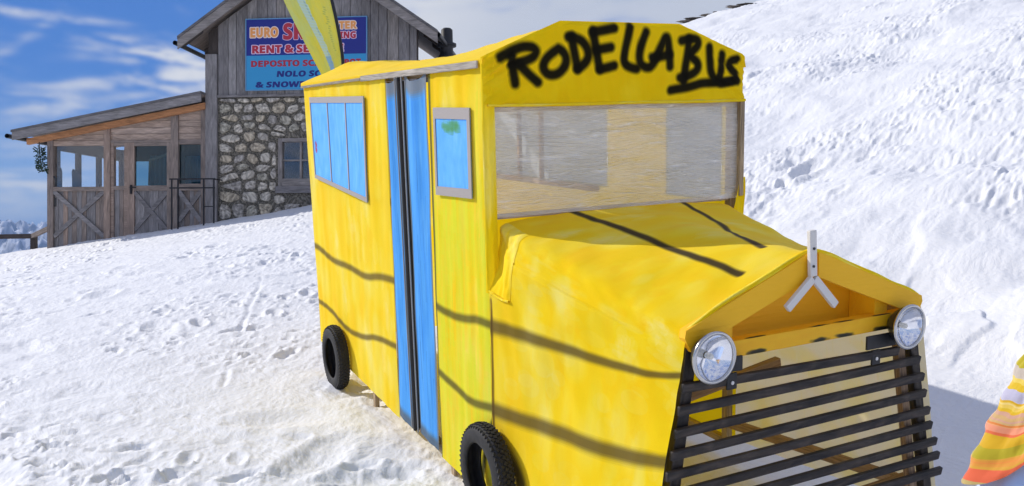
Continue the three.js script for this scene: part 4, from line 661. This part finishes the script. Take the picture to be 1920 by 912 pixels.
// round headlights
for (const [x, u, R, nm] of [[0.187, -1.063, 0.09, 'left'], [1.145, -1.083, 0.086, 'right']]) {
  const h = new THREE.Group(); h.name = 'headlight'; h.position.set(x, Y(u), 1.385); h.userData.label = nm === 'left' ? 'round chrome rimmed headlight under the lower gable end' : 'round chrome rimmed headlight beside the snow slope'; bus.add(h);
  const lathe = (pts, m, name) => part(name, new THREE.LatheGeometry(pts.map((p) => new THREE.Vector2(...p)), 40).rotateX(Math.PI / 2), m, h);
  lathe([[0.0, -0.085], [0.03, -0.083], [R * 0.7, -0.05], [R * 0.97, -0.012], [R * 0.99, 0.004]], plain(0.015, 0.015, 0.016, 0.35), 'housing');
  const ring = new THREE.TorusGeometry(R * 0.955, 0.0075, 10, 44); part('rim', ring, plain(0.55, 0.54, 0.52, 0.22, 1), h);
  lathe([[0.012, -0.045], [R * 0.45, -0.036], [R * 0.75, -0.02], [R * 0.93, 0.0]], plain(0.86, 0.87, 0.9, 0.12, 1, { side: THREE.DoubleSide }), 'reflector');
  part('bulb', new THREE.CapsuleGeometry(0.011, 0.018, 4, 10).rotateX(Math.PI / 2).translate(0, 0, -0.03), plain(0.75, 0.72, 0.62, 0.2, 0.2), h);
  const flute = dataTex(128, 128, (a, b) => 0.5 + 0.5 * Math.sin(a * tau * 10) * (0.6 + 0.4 * Math.sin(b * tau * 2)), false);
  const lens = new THREE.SphereGeometry(R * 2.3, 36, 12, 0, tau, 0, 0.41).rotateX(Math.PI / 2).translate(0, 0, -R * 2.3 * Math.cos(0.41) + 0.002);
  part('lens', lens, new THREE.MeshPhysicalMaterial({ transmission: 1, thickness: 0, roughness: 0.05, bumpMap: flute, bumpScale: 0.003, side: THREE.DoubleSide }), h);
  const bk = plain(0.014, 0.014, 0.015, 0.55), sx = nm === 'left' ? 1 : -1;
  part('bracket', mergeGeometries([new RoundedBoxGeometry(0.16, 0.055, 0.01, 1, 0.003).translate(sx * 0.09, -0.055, -0.055), new RoundedBoxGeometry(0.045, 0.06, 0.01, 1, 0.003).translate(sx * 0.12, -0.115, -0.052), new RoundedBoxGeometry(0.03, 0.03, 0.04, 1, 0.003).translate(0, -0.06, -0.075)]), bk, h);
  part('bracket_hole', new THREE.CylinderGeometry(0.007, 0.007, 0.004, 12).rotateX(Math.PI / 2).translate(sx * 0.12, -0.12, -0.046), plain(0.6, 0.6, 0.6, 0.4, 0.8), h);
}
// scooter tyres hung on the left side
{
  const rub = dataTex(256, 256, (u, v) => { const c = 0.8 + 0.3 * tnoise(u, v, 20, 20, 17, 3); return [c, c, c]; }, true);
  const rubber = new THREE.MeshStandardMaterial({ color: new THREE.Color().setRGB(0.022, 0.021, 0.022), map: rub, roughness: 0.72 });
  const prof = [[0.145, -0.045], [0.15, -0.058], [0.175, -0.064], [0.205, -0.06], [0.222, -0.048], [0.23, -0.025], [0.232, 0], [0.23, 0.025], [0.222, 0.048], [0.205, 0.06], [0.175, 0.064], [0.15, 0.058], [0.145, 0.045], [0.158, 0.035], [0.2, 0.03], [0.212, 0], [0.2, -0.03], [0.158, -0.035], [0.145, -0.045]];
  const tyreG = new THREE.LatheGeometry(prof.map((p) => new THREE.Vector2(p[0], p[1] * 0.74)), 64).rotateZ(Math.PI / 2);
  const blocks = []; for (let i = 0; i < 54; i++) for (let j = -2; j <= 2; j++) { const b = new THREE.BoxGeometry(0.015, 0.012, 0.017); b.rotateY(j % 2 ? 0.5 : -0.4); b.translate(j * 0.016, 0.233 - 0.0035 * j * j + 0.0005, 0); b.rotateX((i + (j % 2 ? 0.5 : 0)) / 54 * tau); blocks.push(b); }
  const treadG = mergeGeometries(blocks);
  const wheel = (x, u, f, label) => { const w = new THREE.Group(); w.name = 'wheel'; w.position.set(x, Y(u), f); w.userData.label = label; bus.add(w); part('tyre', tyreG, rubber, w); part('tread', treadG, rubber, w, undefined, 'stuff'); part('spoke_nail', new THREE.CylinderGeometry(0.006, 0.006, 0.2, 8).rotateZ(Math.PI / 2).translate(0.08, 0.14, 0), plain(0.3, 0.3, 0.3, 0.4, 0.8), w); };
  wheel(-0.058, -1.985, -2.53, 'rear tyre hanging just above the snow'); wheel(-0.07, -1.905, 0.07, 'front tyre hanging on the lemon green panel');
}
// short legs
for (const [x, f, u] of [[0.05, -1.95, -2.2], [0.05, -0.6, -2.24], [1.45, -1.95, -2.2], [1.45, -0.6, -2.24], [0.05, 1.1, -2.25], [1.4, 1.1, -2.25], [0.05, -3.05, -2.2], [1.45, -3.05, -2.2]]) part('leg', bar([x, Y(u - 0.05), f], [x, Y(-2.0), f], 0.03, 0.045, new THREE.Vector3(0, 0, 1)), rawWood[0], bus);

// ------------------------------------------------------------------ striped cloth at the right edge
{
  const D = 1.75, ax = (2006 - 960) / 1671 * D, at = (py) => (456 - py) / 1671 * D, top = at(504), bot = -2.1;
  const o = thing('draped_cloth', 'yellow, orange and white striped cloth over pale blue fabric cut off by the right edge', 'cloth', [ax, 2 + bot, -D]);
  const rad = (y) => { const py = 456 - y * 1671 / D; return Math.max(0.004, (py - 500) * 0.42 / 1671 * D * (py < 912 ? 1 : 1 - 0.35 * sstep(912, 2400, py))); };
  const blue = canvasTex(256, 256, (c, w, h) => brushed(c, w, h, 81, '#a9bfe2', ['150,176,222', '190,206,236', '120,156,214', '210,214,236'], 90, 40, 40));
  part('blue_fabric', grid(90, 60, (a, b) => { const y = lerp(top - 0.03, bot, b), t = a * tau, r = rad(y) * (0.82 + 0.035 * Math.sin(t * 9 + b * 3)); return [Math.cos(t) * r, y - bot, Math.sin(t) * r]; }, (a, b) => [a * 3, b * 3]), new THREE.MeshPhysicalMaterial({ map: blue, roughness: 1, side: THREE.DoubleSide }), o);
  const st = canvasTex(256, 1024, (c, w, h) => { const cols = ['#d9b41e', '#c4b7a8', '#b8a81c', '#b8a060', '#d8603a', '#d09a30', '#b0a018', '#d0a410', '#d8683c', '#c89a80', '#d6a814', '#bdb9cc']; for (let i = 0; i < 24; i++) { c.fillStyle = cols[i % 12]; c.fillRect(0, i * 43, w, 44); } const r = rng(2); for (let i = 0; i < 160; i++) { c.fillStyle = ['rgba(245,238,225,.3)', 'rgba(230,110,60,.25)', 'rgba(200,190,40,.25)'][i % 3]; c.fillRect(r() * w, r() * h, 20 + r() * 50, 8 + r() * 18); } });
  part('striped_shawl', grid(140, 60, (a, b) => { const t = a * tau, hem = 0.325 - 0.05 * Math.sin(t) + 0.1 * Math.max(0, -Math.cos(t)) ** 3, y = top - hem * b, r = rad(y) * (1 + 0.07 * Math.sin(t * 7 + b * 4) + 0.03 * n2(t * 2.5, b * 3)) + 0.003 * Math.sin(b * 46 + Math.sin(t * 3)) + 0.002 * n2b(t * 9, b * 10); return [Math.cos(t) * r, y - bot, Math.sin(t) * r]; }, (a, b) => [a * 4, b * 0.8 + 0.05 * Math.sin(a * tau * 2 + 1) + 0.008 * n2(a * 14, b * 4)]), new THREE.MeshPhysicalMaterial({ map: st, roughness: 1, side: THREE.DoubleSide, transmission: 0.2, thickness: 0 }), o);
}

// ------------------------------------------------------------------ rocks and dry grass breaking the hill crest
{
  const r = rng(123), m = [plain(0.13, 0.11, 0.09, 0.95), plain(0.2, 0.17, 0.14, 0.95)];
  const words = ['flat dark rock', 'small brown rock', 'low grey rock', 'broken dark rock', 'thin brown rock', 'rounded grey rock'];
  [[1305, 28], [1330, 18], [1352, 10], [1380, 9], [1404, 8], [1290, 34]].forEach(([px, py], i) => {
    const D = 40.5, x = (px - 960) / 1671 * D, g = mergeVertices(new THREE.IcosahedronGeometry(1, 2).deleteAttribute('normal').deleteAttribute('uv')), p = g.attributes.position;
    for (let k = 0; k < p.count; k++) { const v = new THREE.Vector3().fromBufferAttribute(p, k), q = 1 + 0.35 * n3(v.x * 1.3 + i * 5, v.y * 1.3, v.z * 1.3) + 0.12 * n3(v.x * 4, v.y * 4 + i, v.z * 4); p.setXYZ(k, v.x * q * (0.3 + 0.25 * r()), v.y * q * 0.035, v.z * q * 0.25); }
    g.computeVertexNormals(); const o = part(numbered('rock'), g, m[i % 2], scene); o.position.set(x, ground(x, D) + 0.04, -D); o.userData = { label: words[i] + ' breaking the snow on the hill crest right of the bus', category: 'rock', group: 'rocks on the crest' };
  });
}
renderer.render(scene, camera);
